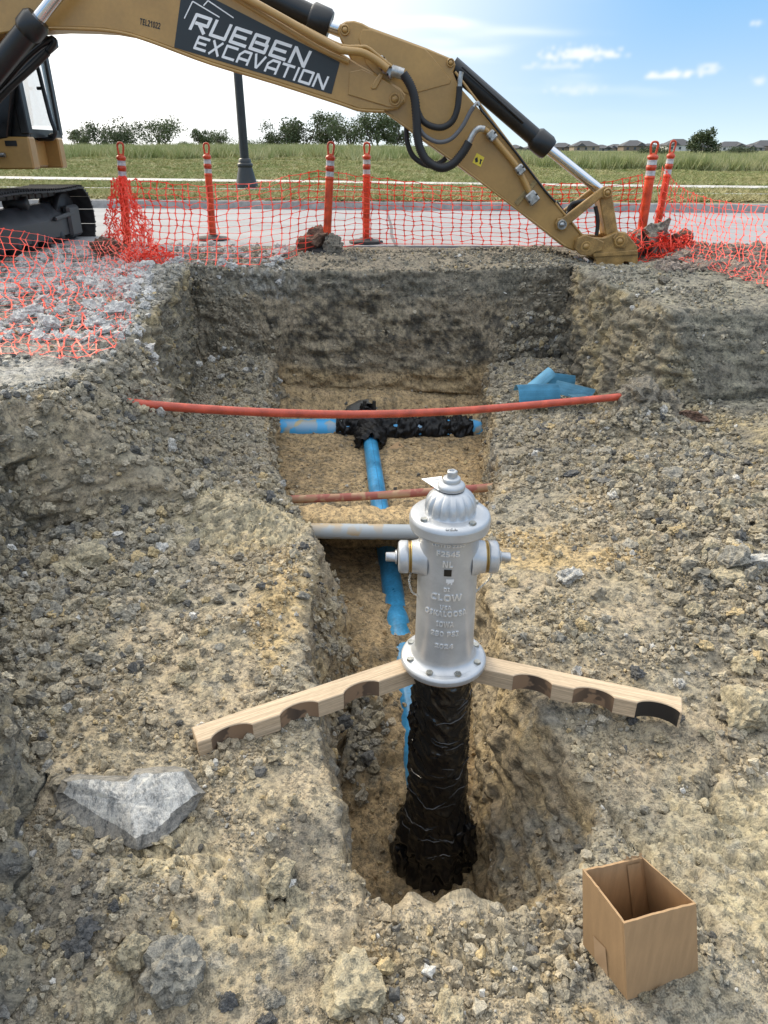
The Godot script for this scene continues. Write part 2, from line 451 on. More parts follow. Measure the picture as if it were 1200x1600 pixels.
func build_ground() -> void:
	var tab := sections()
	# columns: segment number and place in it
	var cols := []
	var counts := [5, 64, 48, 112, 54, 60, 54, 132, 48, 64, 5]
	for s in counts.size():
		for k in counts[s]:
			var f: float = float(k) / counts[s]
			if s == 0: f = 1.0 - pow(1.0 - f, 2.0)
			if s == 1: f = 1.0 - pow(1.0 - f, 1.8)
			if s == 9: f = pow(f, 1.8)
			if s == 10: f = pow(f, 2.0)
			cols.append([s, f])
	cols.append([10, 1.0])
	NC = cols.size()
	var ds := [-60.0, -30.0, -15.0, -8.0, -5.0, -3.6]
	var d := -2.9
	while d < 0.5: ds.append(d); d += 0.09
	while d < 0.78: ds.append(d); d += 0.03
	while d < 3.0: ds.append(d); d += 0.0125
	while d < 7.12: ds.append(d); d += 0.009 if d > 5.03 and d < 5.33 else 0.0225
	for k in 56: ds.append(7.12 + 0.27 * k / 56.0)
	d = 7.39
	while d < 9.7: ds.append(d); d += 0.036
	NR = ds.size()
	var base := PackedVector3Array()
	base.resize(NR * NC)
	gseg.resize(NR * NC)
	gds.resize(NR)
	var k0 := 0
	for r in NR:
		d = ds[r]
		gds[r] = d
		while k0 < tab.size() - 2 and tab[k0 + 1][0] < d:
			k0 += 1
		var a: Array = tab[k0]
		var b: Array = tab[k0 + 1]
		var s := clampf((d - a[0]) / (b[0] - a[0]), 0, 1)
		var px := [-70.0, -7.0]
		var v := []
		for i in 19:
			v.append(lerpf(a[i], b[i], s))
		var py := [v[17], v[17]]
		for i in 8:
			px.append(v[1 + 2 * i])
			py.append(v[2 + 2 * i])
		px.append_array([7.0, 70.0])
		py.append_array([v[18], v[18]])
		for c in NC:
			var sg: int = cols[c][0]
			var f: float = cols[c][1]
			base[r * NC + c] = Vector3(lerpf(px[sg], px[sg + 1], f), lerpf(py[sg], py[sg + 1], f), -d)
			gseg[r * NC + c] = sg
	# round the corners of the sections
	for pass_i in 3:
		for r in NR:
			var prev := base[r * NC + 5]
			for c in range(6, NC - 6):
				var i := r * NC + c
				var cur := base[i]
				base[i] = cur * 0.5 + (prev + base[i + 1]) * 0.25
				prev = cur
	for c in range(6, NC - 6):
		var prev := base[c]
		for r in range(1, NR - 1):
			var i := r * NC + c
			var cur := base[i]
			base[i].y = cur.y * 0.5 + (prev.y + base[i + NC].y) * 0.25
			prev = cur
	# heaps and hollows: x, d, radii, height
	var heaps := [[1.78, 4.72, 0.32, 0.22, 0.20], [1.35, 4.1, 0.4, 0.3, 0.07], [-0.75, 3.35, 0.3, 0.3, 0.06], [-0.5, 2.55, 0.16, 0.3, 0.05], [-0.62, 1.1, 0.16, 0.12, 0.06], [-0.72, 0.85, 0.14, 0.14, 0.07], [1.6, 3.2, 0.5, 0.6, 0.08], [2.0, 2.4, 0.5, 0.5, 0.07], [-1.35, 6.95, 0.4, 0.28, 0.14], [1.5, 6.9, 0.4, 0.3, 0.10], [0.02, 6.95, 0.34, 0.16, 0.13], [-0.55, 4.3, 0.2, 0.4, 0.16], [0.0, 0.75, 0.2, 0.1, 0.03], [-0.25, 2.75, 0.2, 0.35, 0.10], [-0.15, 2.3, 0.12, 0.16, 0.08], [2.4, 7.95, 0.5, 0.45, -0.13]]
	var cracks := []
	for line in [[[962, 1222], [975, 1255], [992, 1285], [1012, 1312], [1035, 1345], [1062, 1378], [1090, 1395], [1120, 1408]], [[1050, 1362], [1058, 1385], [1075, 1425], [1100, 1450]], [[1130, 1180], [1110, 1215], [1125, 1250], [1160, 1265]], [[700, 1450], [720, 1475], [735, 1490]], [[1085, 1395], [1110, 1450], [1105, 1480]]]:
		var w := []
		for q in line:
			var p := at_y(q[0], q[1], -0.64)
			w.append(Vector2(p.x, -p.z))
		cracks.append(w)
	gp = base.duplicate()
	gc.resize(NR * NC)
	for r in NR:
		d = gds[r]
		for c in NC:
			var i := r * NC + c
			var p := base[i]
			var sg := gseg[i]
			var cl := c > 0 and c < NC - 1 and r > 0 and r < NR - 1
			var n := Vector3.UP
			if cl:
				n = (base[i - NC] - base[i + NC]).cross(base[i + 1] - base[i - 1]).normalized()
			if absf(p.x) > 7.5 or d < -3.0:
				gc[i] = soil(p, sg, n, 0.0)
				continue
			var steep := 1.0 - clampf(n.y, 0.0, 1.0)
			var floor_m := 1.0 if sg == 5 and p.y < -1.1 else 0.0
			var hh := 0.0
			if n.y > 0.5:
				for q in heaps:
					if absf(p.x - q[0]) < q[2] * 2.2 and absf(d - q[1]) < q[3] * 2.2:
						hh += q[4] * blob(p.x, d, q[0], q[1], q[2], q[3])
			# rubble where the diggings were thrown, smooth clay and sand elsewhere
			var rub := clampf(0.45 + 0.7 * n1.get_noise_3d(p.x * 0.9, p.y, p.z * 0.9) + 0.6 * smoothstep(0.7, 1.5, p.x) * smoothstep(1.6, 2.4, d) + 0.5 * smoothstep(-0.75, -1.1, p.x) - floor_m * 0.5, 0.0, 1.2)
			if d > 7.08 and d < 7.5: rub *= 0.35
			var clay := clay_mask(p.x, d) * (1.0 - steep)
			rub *= 1.0 - 0.75 * clay
			var disp := hh + n1.get_noise_3d(p.x * 2.2, p.y * 2.2, p.z * 2.2) * (0.030 + 0.012 * steep)
			var cd := cel.get_noise_3d(p.x * 8.0, p.y * 8.0, p.z * 8.0)
			var cd2 := cel.get_noise_3d(p.x * 19.0 + 9.0, p.y * 19.0, p.z * 19.0)
			disp += rub * (-cd * 0.016 - cd2 * 0.010) * (1.0 + 0.9 * smoothstep(0.9, 1.5, p.x) * smoothstep(1.7, 2.4, d) + 0.7 * smoothstep(-0.95, -1.2, p.x))
			disp += n2.get_noise_3d(p.x * 9, p.y * 9, p.z * 9) * (0.010 + 0.006 * steep) + n3.get_noise_3d(p.x * 30, p.y * 30, p.z * 30) * 0.005
			var sk := smoothstep(0.2, 0.75, steep) * (0.5 if sg == 4 or sg == 6 else 1.0)
			if sk > 0.0:
				# bucket scrapes and broken ledges on the cut faces
				var lat := p.x if absf(n.z) > absf(n.x) else p.z
				disp += n2.get_noise_3d(lat * 9.0, p.y * 1.6, 40.0) * 0.022 * sk
				# teeth of the bucket drew parallel grooves
				disp += smoothstep(0.0, 0.3, n1.get_noise_3d(lat * 1.1 + 8.0, p.y * 1.5, p.z * 0.3)) * 0.010 * sin(lat * 52.0 + 6.0 * n1.get_noise_2d(lat, p.y * 2.0)) * sk
				var led := n2.get_noise_3d(lat * 2.5, p.y * 13.0, 7.0)
				disp += smoothstep(0.0, 0.25, led) * 0.028 * sk + smoothstep(0.05, 0.12, n1.get_noise_3d(lat * 3.2 + 70.0, p.y * 3.8, 3.0)) * 0.03 * sk - cd * 0.018 * sk - cd2 * 0.010 * sk
			if floor_m > 0.5 and d < 3.75 and d > 2.2: disp += 0.035 * n2.get_noise_2d(p.x * 5.0, d * 7.0)
			var ck := 0.0
			if d < 2.2 and n.y > 0.4:
				var p2 := Vector2(p.x + n3.get_noise_2d(p.x * 60, p.z * 60) * 0.02, d + n3.get_noise_2d(p.x * 60 + 50, p.z * 60) * 0.02)
				for w in cracks:
					for k in w.size() - 1:
						var q2: Vector2 = Geometry2D.get_closest_point_to_segment(p2, w[k], w[k + 1])
						ck = maxf(ck, 1.0 - p2.distance_to(q2) / 0.020)
			if clay > 0.1 and d < 4.5:
				var f21 := crk.get_noise_3d(p.x * 10.0 + n2.get_noise_2d(p.x * 20, p.z * 20) * 0.5, p.y, p.z * 10.0)
				ck = maxf(ck, (1.0 - smoothstep(-1.0, -0.80, f21)) * 0.55 * clay)
			disp -= clampf(ck, 0, 1) * 0.05
			gp[i] = p + n * disp
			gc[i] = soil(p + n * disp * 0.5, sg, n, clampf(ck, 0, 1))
	# keep the ground below the street where the street begins
	for r in NR:
		if gds[r] > 8.6:
			for c in NC:
				gp[r * NC + c].y = minf(gp[r * NC + c].y, lerpf(0.05, -0.03, smoothstep(8.6, 8.95, gds[r])))
	gn.resize(NR * NC)
	for r in NR:
		for c in NC:
			var i := r * NC + c
			gn[i] = (gp[maxi(r - 1, 0) * NC + c] - gp[mini(r + 1, NR - 1) * NC + c]).cross(gp[r * NC + mini(c + 1, NC - 1)] - gp[r * NC + maxi(c - 1, 0)]).normalized()
	var idx := PackedInt32Array()
	idx.resize((NR - 1) * (NC - 1) * 6)
	var o := 0
	for r in NR - 1:
		for c in NC - 1:
			var i := r * NC + c
			idx[o] = i; idx[o + 1] = i + NC; idx[o + 2] = i + 1
			idx[o + 3] = i + 1; idx[o + 4] = i + NC; idx[o + 5] = i + NC + 1
			o += 6
	var arr := []
	arr.resize(Mesh.ARRAY_MAX)
	arr[Mesh.ARRAY_VERTEX] = gp
	arr[Mesh.ARRAY_NORMAL] = gn
	arr[Mesh.ARRAY_COLOR] = gc
	arr[Mesh.ARRAY_INDEX] = idx
	var me := ArrayMesh.new()
	me.add_surface_from_arrays(Mesh.PRIMITIVE_TRIANGLES, arr)
	var m := StandardMaterial3D.new()
	m.vertex_color_use_as_albedo = true
	m.albedo_texture = tex_soil
	m.roughness = 0.95
	m.heightmap_enabled = true
	m.heightmap_texture = tex_soil_h
	m.heightmap_scale = 1.1
	m.uv1_triplanar = true
	m.uv1_world_triplanar = true
	m.uv1_scale = Vector3.ONE * 1.35
	mats["soil"] = m
	struct("ground", me, m)
# bare, dried yellow clay that was not crumbled
func clay_mask(x: float, d: float) -> float:
	var m := blob(x, d, 1.15, 1.25, 0.5, 0.28) + blob(x, d, 0.25, 1.02, 0.35, 0.10) * 0.9 + blob(x, d, -0.75, 3.2, 0.4, 0.4) * 0.9 + blob(x, d, -0.55, 2.2, 0.25, 0.3) * 0.35 + blob(x, d, 1.55, 4.35, 0.35, 0.22) + blob(x, d, -0.6, 1.25, 0.25, 0.12) * 0.6 + blob(x, d, 1.0, 2.6, 0.3, 0.2) * 0.4 + blob(x, d, -0.3, 1.1, 0.2, 0.12) * 0.5
	return smoothstep(0.25, 0.6, m + 0.28 * n1.get_noise_2d(x * 4.0 + 30.0, d * 4.0))
# base colours (linear) of the different earths, patched by noise
func soil(p: Vector3, sg: int, n: Vector3, ck: float) -> Color:
	var d := -p.z
	var a := n1.get_noise_3d(p.x * 1.3 + 20, p.y * 1.3, p.z * 1.3)
	var b := n2.get_noise_3d(p.x * 4.0, p.y * 4.0 + 9, p.z * 4.0)
	var e := n2.get_noise_3d(p.x * 14.0 + 5, p.y * 14.0, p.z * 14.0)
	var f := n3.get_noise_3d(p.x * 45.0, p.y * 45.0, p.z * 45.0)
	var khaki := Color(0.435, 0.362, 0.25)
	var grey := Color(0.355, 0.315, 0.24)
	var yellow := Color(0.53, 0.45, 0.295)
	var sand := Color(0.50, 0.36, 0.195)
	var dark := Color(0.085, 0.076, 0.064)
	var chalk := Color(0.50, 0.48, 0.44)
	var c := khaki.lerp(grey, smoothstep(-0.35, 0.35, a + 0.5 * b))
	var steep := 1.0 - clampf(n.y, 0, 1)
	var bench := sg == 3 or sg == 7
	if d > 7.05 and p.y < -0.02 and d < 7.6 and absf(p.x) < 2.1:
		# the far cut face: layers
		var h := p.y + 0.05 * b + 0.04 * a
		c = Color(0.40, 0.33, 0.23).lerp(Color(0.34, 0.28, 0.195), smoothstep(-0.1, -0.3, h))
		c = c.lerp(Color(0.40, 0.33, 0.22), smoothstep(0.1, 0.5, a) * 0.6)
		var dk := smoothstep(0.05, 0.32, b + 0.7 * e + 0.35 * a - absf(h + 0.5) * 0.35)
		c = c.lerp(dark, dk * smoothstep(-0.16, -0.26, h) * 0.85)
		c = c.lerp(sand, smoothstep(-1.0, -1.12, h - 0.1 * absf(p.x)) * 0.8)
	elif sg == 5 and p.y < -0.95:
		c = sand.lerp(Color(0.36, 0.26, 0.145), smoothstep(-0.2, 0.4, b + 0.4 * a))
		c = c.lerp(Color(0.24, 0.20, 0.145), smoothstep(0.25, 0.55, e + 0.5 * b) * 0.6)
		var fill := blob(p.x, d, -0.5, 4.5, 0.25, 0.7) + blob(p.x, d, -0.15, 2.5, 0.18, 0.32)
		c = c.lerp(Color(0.20, 0.175, 0.13), smoothstep(0.3, 0.7, fill + 0.3 * e))
	elif sg == 4 or sg == 6:
		c = Color(0.37, 0.30, 0.20).lerp(Color(0.46, 0.36, 0.22), smoothstep(-0.1, 0.4, b + 0.3 * e))
		c = c.lerp(Color(0.30, 0.275, 0.225), smoothstep(0.05, 0.4, a + 0.5 * e))
		c = c.lerp(sand, smoothstep(-1.2, -1.42, p.y + 0.1 * b) * 0.7)
	elif sg == 2 and d > 2.95 and d < 4.45:
		c = c.lerp(Color(0.25, 0.215, 0.16), smoothstep(0.0, 0.45, e + 0.6 * b) * 0.7)
	elif sg == 2 or sg == 8:
		c = Color(0.33, 0.29, 0.21).lerp(Color(0.42, 0.345, 0.215), smoothstep(0.0, 0.4, b))
		c = c.lerp(Color(0.15, 0.14, 0.12), smoothstep(0.12, 0.42, e * 0.7 + a + 0.2 * (1.0 if d < 3.1 else 0.0)) * 0.7)
		if d < 3.1 and sg == 2:
			c = c.lerp(Color(0.17, 0.17, 0.17), smoothstep(-0.1, 0.35, b + 0.5 * e) * 0.7)
	elif sg == 1 or sg == 0:
		c = Color(0.40, 0.38, 0.33).lerp(Color(0.27, 0.25, 0.21), smoothstep(-0.2, 0.35, b + a))
		c = c.lerp(chalk, smoothstep(0.1, 0.4, e + 0.3 * b) * 0.7)
	elif sg == 9 or sg == 10:
		c = Color(0.27, 0.245, 0.19).lerp(Color(0.34, 0.31, 0.24), smoothstep(-0.1, 0.4, b))
	if d >= 7.3 and absf(p.x) < 2.2:
		c = Color(0.29, 0.25, 0.185).lerp(Color(0.235, 0.21, 0.165), smoothstep(-0.2, 0.3, b))
		c = c.lerp(chalk, smoothstep(-0.7, -1.1, p.x) * smoothstep(-0.1, 0.3, e) * 0.6)
	if bench:
		var cm := clay_mask(p.x, d)
		c = c.lerp(yellow, cm * (0.75 + 0.3 * e))
		# sand spilt along the trench, dark clay and chalky streaks
		var sp := blob(p.x, d, -0.42, 2.35, 0.13, 0.45) + blob(p.x, d, 0.68, 3.0, 0.35, 0.25) * 0.9 + blob(p.x, d, 0.95, 2.75, 0.45, 0.10) * 0.8 + blob(p.x, d, -0.7, 3.0, 0.3, 0.3) * 0.5 + blob(p.x, d, 1.1, 3.5, 0.3, 0.12) * 0.6
		c = c.lerp(Color(0.52, 0.385, 0.20), smoothstep(0.35, 0.75, sp + 0.45 * e) * 0.85)
		var dk := blob(p.x, d, -0.75, 1.0, 0.2, 0.22) + blob(p.x, d, -0.22, 1.25, 0.12, 0.16) + blob(p.x, d, 0.55, 1.85, 0.25, 0.15) * 0.7 + blob(p.x, d, -0.2, 0.95, 0.12, 0.07) * 0.8 + blob(p.x, d, 0.9, 2.1, 0.3, 0.12) * 0.6 + blob(p.x, d, -1.35, 2.6, 0.3, 0.4) * 0.8
		c = c.lerp(Color(0.16, 0.145, 0.12), smoothstep(0.35, 0.8, dk + 0.5 * e) * 0.7)
		c = c.lerp(Color(0.15, 0.135, 0.11), smoothstep(0.42, 0.65, e + 0.4 * b) * 0.35)
		c = c.lerp(chalk, smoothstep(0.38, 0.62, b * 0.6 + e - 0.1) * 0.25)
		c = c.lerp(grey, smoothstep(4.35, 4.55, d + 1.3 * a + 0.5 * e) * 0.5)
		c = c.lerp(Color(0.235, 0.20, 0.15), 0.75 * smoothstep(0.8, 1.4, p.x + 0.3 * a) * smoothstep(1.6, 2.2, d) * smoothstep(-0.35, 0.2, e + b))
	var k := 1.0 + 0.20 * f + 0.12 * e
	return Color(maxf(c.r * k, 0.01), maxf(c.g * k, 0.01), maxf(c.b * (k - 0.05 * b), 0.01))
func row_of(d: float) -> int:
	return clampi(gds.bsearch(d), 1, NR - 1)
func ground_y(x: float, d: float) -> float:
	var r := row_of(d)
	for c in range(1, NC):
		if gp[r * NC + c].x >= x and gp[r * NC + c - 1].x <= x:
			var a := gp[r * NC + c - 1]
			var b := gp[r * NC + c]
			return lerpf(a.y, b.y, (x - a.x) / maxf(b.x - a.x, 0.0001))
	return 0.0

# ------------------------------------------------------------------ loose earth
func in_frame(p: Vector3, edge := 60.0) -> bool:
	var q := p - Vector3(0, CAM_Y, 0)
	var dep := -q.z * cos(PITCH) - q.y * sin(PITCH)
	if dep < 0.3: return false
	var px := 600.0 + q.x / dep * FOC
	var py := 800.0 - (q.y * cos(PITCH) - q.z * sin(PITCH)) / dep * FOC
	return px > -edge and px < 1200 + edge and py < 1600 + edge and py > -edge
func scatter(called: String, count: int, meshes: Array, label: String, category: String, smin: float, pw: float, smax: float, want: Callable) -> void:
	var lists := []
	for k in meshes.size(): lists.append([])
	var tries := 0
	var got := 0
	var r0 := row_of(0.62)
	while got < count and tries < count * 12:
		tries += 1
		var r := rng.randi_range(r0, NR - 3)
		var c := rng.randi_range(8, NC - 9)
		var i := r * NC + c
		var keep: float = want.call(gp[i], gn[i], gseg[i])
		if rng.randf() > keep: continue
		var p := gp[i].lerp(gp[i + 1], rng.randf()).lerp(gp[i + NC], rng.randf() * 0.5)
		if not in_frame(p): continue
		got += 1
		var dep := p.length()
		var s := minf(smin * (0.55 + dep * 0.42) * pow(rng.randf() + 0.0008, -pw), smax)
		var bs := Basis.from_euler(Vector3(rng.randf() * TAU, rng.randf() * TAU, rng.randf() * TAU)).scaled(Vector3.ONE * s)
		var col := gc[i]
		var lum := rng.randf_range(0.82, 1.4)
		var t := rng.randf()
		if t < 0.018: col = Color(0.58, 0.56, 0.52)
		elif t < 0.05: col = Color(0.50, 0.39, 0.22)
		elif t < 0.09: col = Color(0.15, 0.145, 0.135)
		elif t < 0.33: col = col.lerp(Color(0.47, 0.42, 0.33), 0.65)
		if called == "rubble" and t > 0.09: col = [Color(0.44, 0.385, 0.285), Color(0.36, 0.315, 0.24), Color(0.40, 0.34, 0.235), Color(0.31, 0.285, 0.235)][rng.randi() % 4]
		col = Color(col.r * lum, col.g * lum, col.b * lum)
		lists[rng.randi() % meshes.size()].append([Transform3D(bs, p + gn[i] * s * 0.26), col])
	var m := mat("loose", Color.WHITE, 0.95)
	m.vertex_color_use_as_albedo = true
	m.albedo_texture = tex_soil
	m.uv1_triplanar = true
	m.uv1_scale = Vector3.ONE * 0.35
	for k in meshes.size():
		multi(called, meshes[k], lists[k], m, label, category)
func multi(called: String, mesh: Mesh, list: Array, m: Material, label: String, category: String) -> void:
	if list.is_empty(): return
	var mm := MultiMesh.new()
	mm.transform_format = MultiMesh.TRANSFORM_3D
	mm.use_colors = true
	mm.mesh = mesh
	mm.instance_count = list.size()
	for q in list.size():
		mm.set_instance_transform(q, list[q][0])
		mm.set_instance_color(q, list[q][1])
	var o := MultiMeshInstance3D.new()
	o.name = numbered(called)
	o.multimesh = mm
	o.material_override = m
	add_child(o)
	tag(o, label, category)
	o.set_meta("kind", "stuff")
func build_loose() -> void:
	var peb := []
	for k in 5: peb.append(rock_mesh(100 + k, 1, 9, 0.5))
	var regions := func(p: Vector3, n: Vector3, sg: int) -> float:
		var d := -p.z
		if n.y < 0.5 or d > 8.5: return 0.0
		if sg == 5 and p.y < -1.0: return 0.06
		var k := smoothstep(-0.22, 0.30, n1.get_noise_2d(p.x * 1.9 + 60, p.z * 1.9) + 0.35 * n2.get_noise_2d(p.x * 5.0, p.z * 5.0)) * 0.95
		if sg == 3 or sg == 7:
			k *= 1.0 - 0.93 * clay_mask(p.x, d)
			k += 0.25 * smoothstep(0.9, 1.4, p.x)
		if d > 7.3: k *= 0.5
		return clampf(k, 0.05, 1.0)
	scatter("gravel", 95000, peb, "loose crumbs of dry khaki earth and grit over the dug ground", "gravel", 0.0033, 0.44, 0.036, regions)
	var coarse := func(p: Vector3, n: Vector3, sg: int) -> float:
		var d := -p.z
		if n.y < 0.3 or d > 7.2 or not (sg == 3 or sg == 7 or sg == 4 or sg == 2 or sg == 5): return 0.0
		var k := 0.06 + 0.8 * smoothstep(0.95, 1.5, p.x) * smoothstep(1.7, 2.3, d) + 0.7 * smoothstep(-0.85, -1.15, p.x) * smoothstep(4.6, 4.2, d) + 0.35 * smoothstep(-0.45, -0.62, p.x) * smoothstep(1.3, 1.0, d)
		k += 0.9 * blob(p.x, d, -0.15, 2.5, 0.16, 0.3) + 0.7 * blob(p.x, d, -0.5, 4.4, 0.2, 0.5)
		if sg == 5: k *= blob(p.x, d, -0.15, 2.5, 0.18, 0.3) + blob(p.x, d, -0.55, 4.4, 0.2, 0.5)
		return clampf(k * (1.0 - 0.8 * clay_mask(p.x, d)), 0.0, 1.0)
	var chunk := []
	for k in 4: chunk.append(rock_mesh(140 + k, 2, 10, 0.45))
	scatter("rubble", 11000, chunk, "broken lumps of grey-brown clay spread thickly over the diggings", "rubble", 0.0105, 0.36, 0.07, coarse)

	# the lumps that can be picked out one by one
	var big := []
	for k in 8: big.append(rock_mesh(200 + k, 3, 9, 0.34))
	var tones := {"grey": Color(0.26, 0.245, 0.21), "khaki": Color(0.37, 0.32, 0.22), "yellow": Color(0.50, 0.39, 0.22), "dark": Color(0.115, 0.115, 0.115), "pale": Color(0.52, 0.50, 0.46)}
	var mt := {}
	for k in tones:
		var m := StandardMaterial3D.new()
		m.albedo_color = (tones[k] as Color * 1.25).linear_to_srgb()
		m.albedo_texture = tex_soil
		m.heightmap_enabled = true
		m.heightmap_texture = tex_soil_h
		m.heightmap_scale = 0.8
		m.uv1_triplanar = true
		m.uv1_scale = Vector3.ONE * 0.25
		m.roughness = 0.95
		mt[k] = m
	# placed from the photograph: px, py, size in px, tone
	var seen := [[198, 1500, 62, "khaki"], [268, 1525, 80, "grey"], [133, 1455, 38, "dark"], [117, 1487, 36, "dark"], [165, 1555, 60, "khaki"], [440, 1378, 44, "khaki"], [460, 1412, 42, "khaki"], [565, 1565, 110, "khaki"], [1160, 1128, 90, "khaki"], [1150, 880, 46, "grey"], [985, 745, 44, "khaki"], [1050, 750, 40, "grey"], [283, 1067, 36, "khaki"], [912, 980, 22, "yellow"], [1100, 1010, 30, "yellow"], [1140, 905, 56, "khaki"], [1115, 870, 40, "khaki"], [1185, 890, 48, "pale"], [1155, 865, 34, "yellow"], [1145, 960, 30, "yellow"], [1175, 995, 34, "khaki"], [890, 905, 32, "pale"], [890, 745, 34, "dark"], [180, 655, 40, "khaki"], [125, 690, 34, "grey"], [150, 745, 30, "dark"], [75, 830, 34, "dark"], [100, 840, 50, "grey"], [35, 830, 60, "grey"], [130, 885, 60, "khaki"], [85, 960, 30, "yellow"], [70, 810, 30, "grey"], [270, 940, 44, "khaki"], [300, 965, 16, "pale"], [120, 1335, 18, "pale"], [760, 1490, 20, "pale"], [1010, 1555, 20, "khaki"], [940, 1500, 24, "khaki"], [255, 1530, 40, "dark"], [1035, 790, 30, "khaki"], [960, 780, 26, "pale"], [1130, 800, 36, "khaki"], [1180, 790, 40, "khaki"], [700, 1590, 60, "khaki"], [430, 1560, 26, "grey"], [525, 1550, 24, "grey"], [345, 590, 15, "pale"], [310, 570, 14, "pale"], [385, 580, 12, "pale"], [330, 563, 12, "pale"], [1062, 832, 30, "yellow"], [1010, 850, 26, "khaki"], [1165, 1040, 40, "khaki"], [1060, 1070, 18, "pale"], [1105, 1150, 24, "khaki"], [900, 1050, 22, "pale"]]
	var words := {"grey": "grey clay lump", "khaki": "khaki lump of dried earth", "yellow": "small yellow sandy clay lump", "dark": "almost black clay lump", "pale": "pale chalky stone"}
	var nclod := 0
	for q in seen:
		var p := at_y(q[0], q[1], -0.65)
		for it in 6:
			p = at_y(q[0], q[1], clampf(ground_y(p.x, -p.z), -1.3, 0.1))
		clod(big[nclod % 8], p, q[2] * p.distance_to(Vector3(0, CAM_Y, 0)) / FOC * 0.88, mt[q[3]], words[q[3]], "clod" if q[3] != "pale" else "stone", q[3] + " lumps on the diggings")
		nclod += 1
	var tries := 0
	while nclod < 230 and tries < 20000:
		tries += 1
		var r := rng.randi_range(row_of(0.75), row_of(7.0))
		var c := rng.randi_range(120, NC - 60)
		var i := r * NC + c
		if gn[i].y < 0.4 or rng.randf() > coarse.call(gp[i], gn[i], gseg[i]) or not in_frame(gp[i], 0.0): continue
		var key: String = ["grey", "khaki", "khaki", "grey", "dark", "yellow", "khaki", "pale"][rng.randi() % 8]
		var s := rng.randf_range(0.03, 0.062) * (0.6 + 0.18 * gp[i].length()) * (0.6 if key in ["pale", "yellow"] else 1.0)
		clod(big[nclod % 8], gp[i], s, mt[key], words[key], "clod" if key != "pale" else "stone", key + " lumps on the diggings")
		nclod += 1
	# crushed white stone on the bank behind the netting
	var white := StandardMaterial3D.new()
	white.albedo_color = lin(0.70, 0.67, 0.63)
	white.albedo_texture = tex_mottle
	white.uv1_triplanar = true
	white.uv1_scale = Vector3.ONE * 2.0
	white.roughness = 0.9
	var smalls := []
	for k in 4: smalls.append([])
	var nw := 0
	for k in 4200:
		var px := rng.randf_range(-60, 470)
		var py := rng.randf_range(372, 540)
		if px > 235 and py > 420: continue
		if px > 300 and (rng.randf() < (px - 300) / 170.0 or py < 385): continue
		if px < 235 and py > 470 and rng.randf() < 0.8: continue
		var p := at_y(px, py, -0.02)
		p.y = ground_y(p.x, -p.z)
		if p.y < -0.25 or -p.z > 8.8 or p.x < -3.72 and -p.z > 6.0: continue
		var s := rng.randf_range(0.05, 0.13)
		if nw < 200 and s > 0.085:
			nw += 1
			var o := obj("stone", big[k % 8], white, self, p + Vector3(0, s * 0.15, 0))
			o.basis = Basis.from_euler(Vector3(rng.randf() * TAU, rng.randf() * TAU, 0)).scaled(Vector3.ONE * s)
			var wn := "beside the excavator track" if p.x < -2.9 else "at the foot of the netted post" if -p.z > 7.0 else "close to the pit's edge" if p.x > -2.2 else "in the middle of the netted bank"
			tag(o, "lump of crushed white limestone " + wn, "stone", "white stones " + wn)
		else:
			var v := rng.randf_range(0.50, 0.78)
			smalls[k % 4].append([Transform3D(Basis.from_euler(Vector3(rng.randf() * TAU, rng.randf() * TAU, 0)).scaled(Vector3.ONE * s * 0.62), p + Vector3(0, 0.01, 0)), Color(v, v * 0.97, v * 0.92)])
	for k in 4: multi("crushed_stone", chunk[k], smalls[k], mats["loose"], "spread of small crushed white limestone behind the orange netting", "gravel")
	# earth and stone heaps along the street on the right
	var browns := []
	for k in 420:
		var p := at_y(rng.randf_range(1030, 1290), rng.randf_range(384, 428), 0.0)
		p.y = ground_y(p.x, -p.z)
		var v := rng.randf_range(0.7, 1.3)
		browns.append([Transform3D(Basis.from_euler(Vector3(rng.randf() * TAU, rng.randf() * TAU, 0)).scaled(Vector3.ONE * rng.randf_range(0.03, 0.13)), p + Vector3(0, 0.015, 0)), Color(0.34 * v, 0.27 * v, 0.22 * v)])
	multi("rubble", chunk[1], browns, mats["loose"], "brown rubble heaped beside the street under the netting", "rubble")
func landmark(p: Vector3) -> String:
	var best := ""
	var bd := 1e9
	for q in [["the cardboard box", 0.56, 0.98], ["the grey rock slab", -0.72, 1.38], ["the timber by the rock slab", -0.35, 1.75], ["the timber by the rubble", 0.7, 1.8], ["the blue pipe offcuts", 1.4, 5.8], ["the orange conduit's end by the steep bank", 1.75, 4.8], ["the orange conduit's end under the netting", -1.45, 4.0], ["the trench behind the hydrant", 0.3, 3.2], ["the slumped earth bank below the netting", -1.4, 2.9], ["the grey pipe's end in the trench side", -0.6, 3.7], ["the foot of the dark clay bank", -0.85, 0.95], ["the trench end before the box", 0.1, 0.95], ["the steep bank beyond the rubble", 2.2, 4.3], ["the stony rubble slope", 1.6, 2.6]]:
		var e := Vector2(p.x - q[1], -p.z - q[2]).length()
		if e < bd:
			bd = e
			best = q[0]
	return best
func clod(mesh: Mesh, p: Vector3, s: float, m: Material, label: String, category: String, group: String) -> void:
	var o := obj("stone" if category == "stone" else "clod", mesh, m, self, p + Vector3(0, s * 0.14, 0))
	o.basis = Basis.from_euler(Vector3(rng.randf_range(-0.5, 0.5), rng.randf() * TAU, rng.randf_range(-0.5, 0.5))).scaled(Vector3(s, s * 0.9, s))
	var lm := landmark(p)
	tag(o, label + " near " + lm, category, group.split(" ")[0] + " lumps near " + lm)

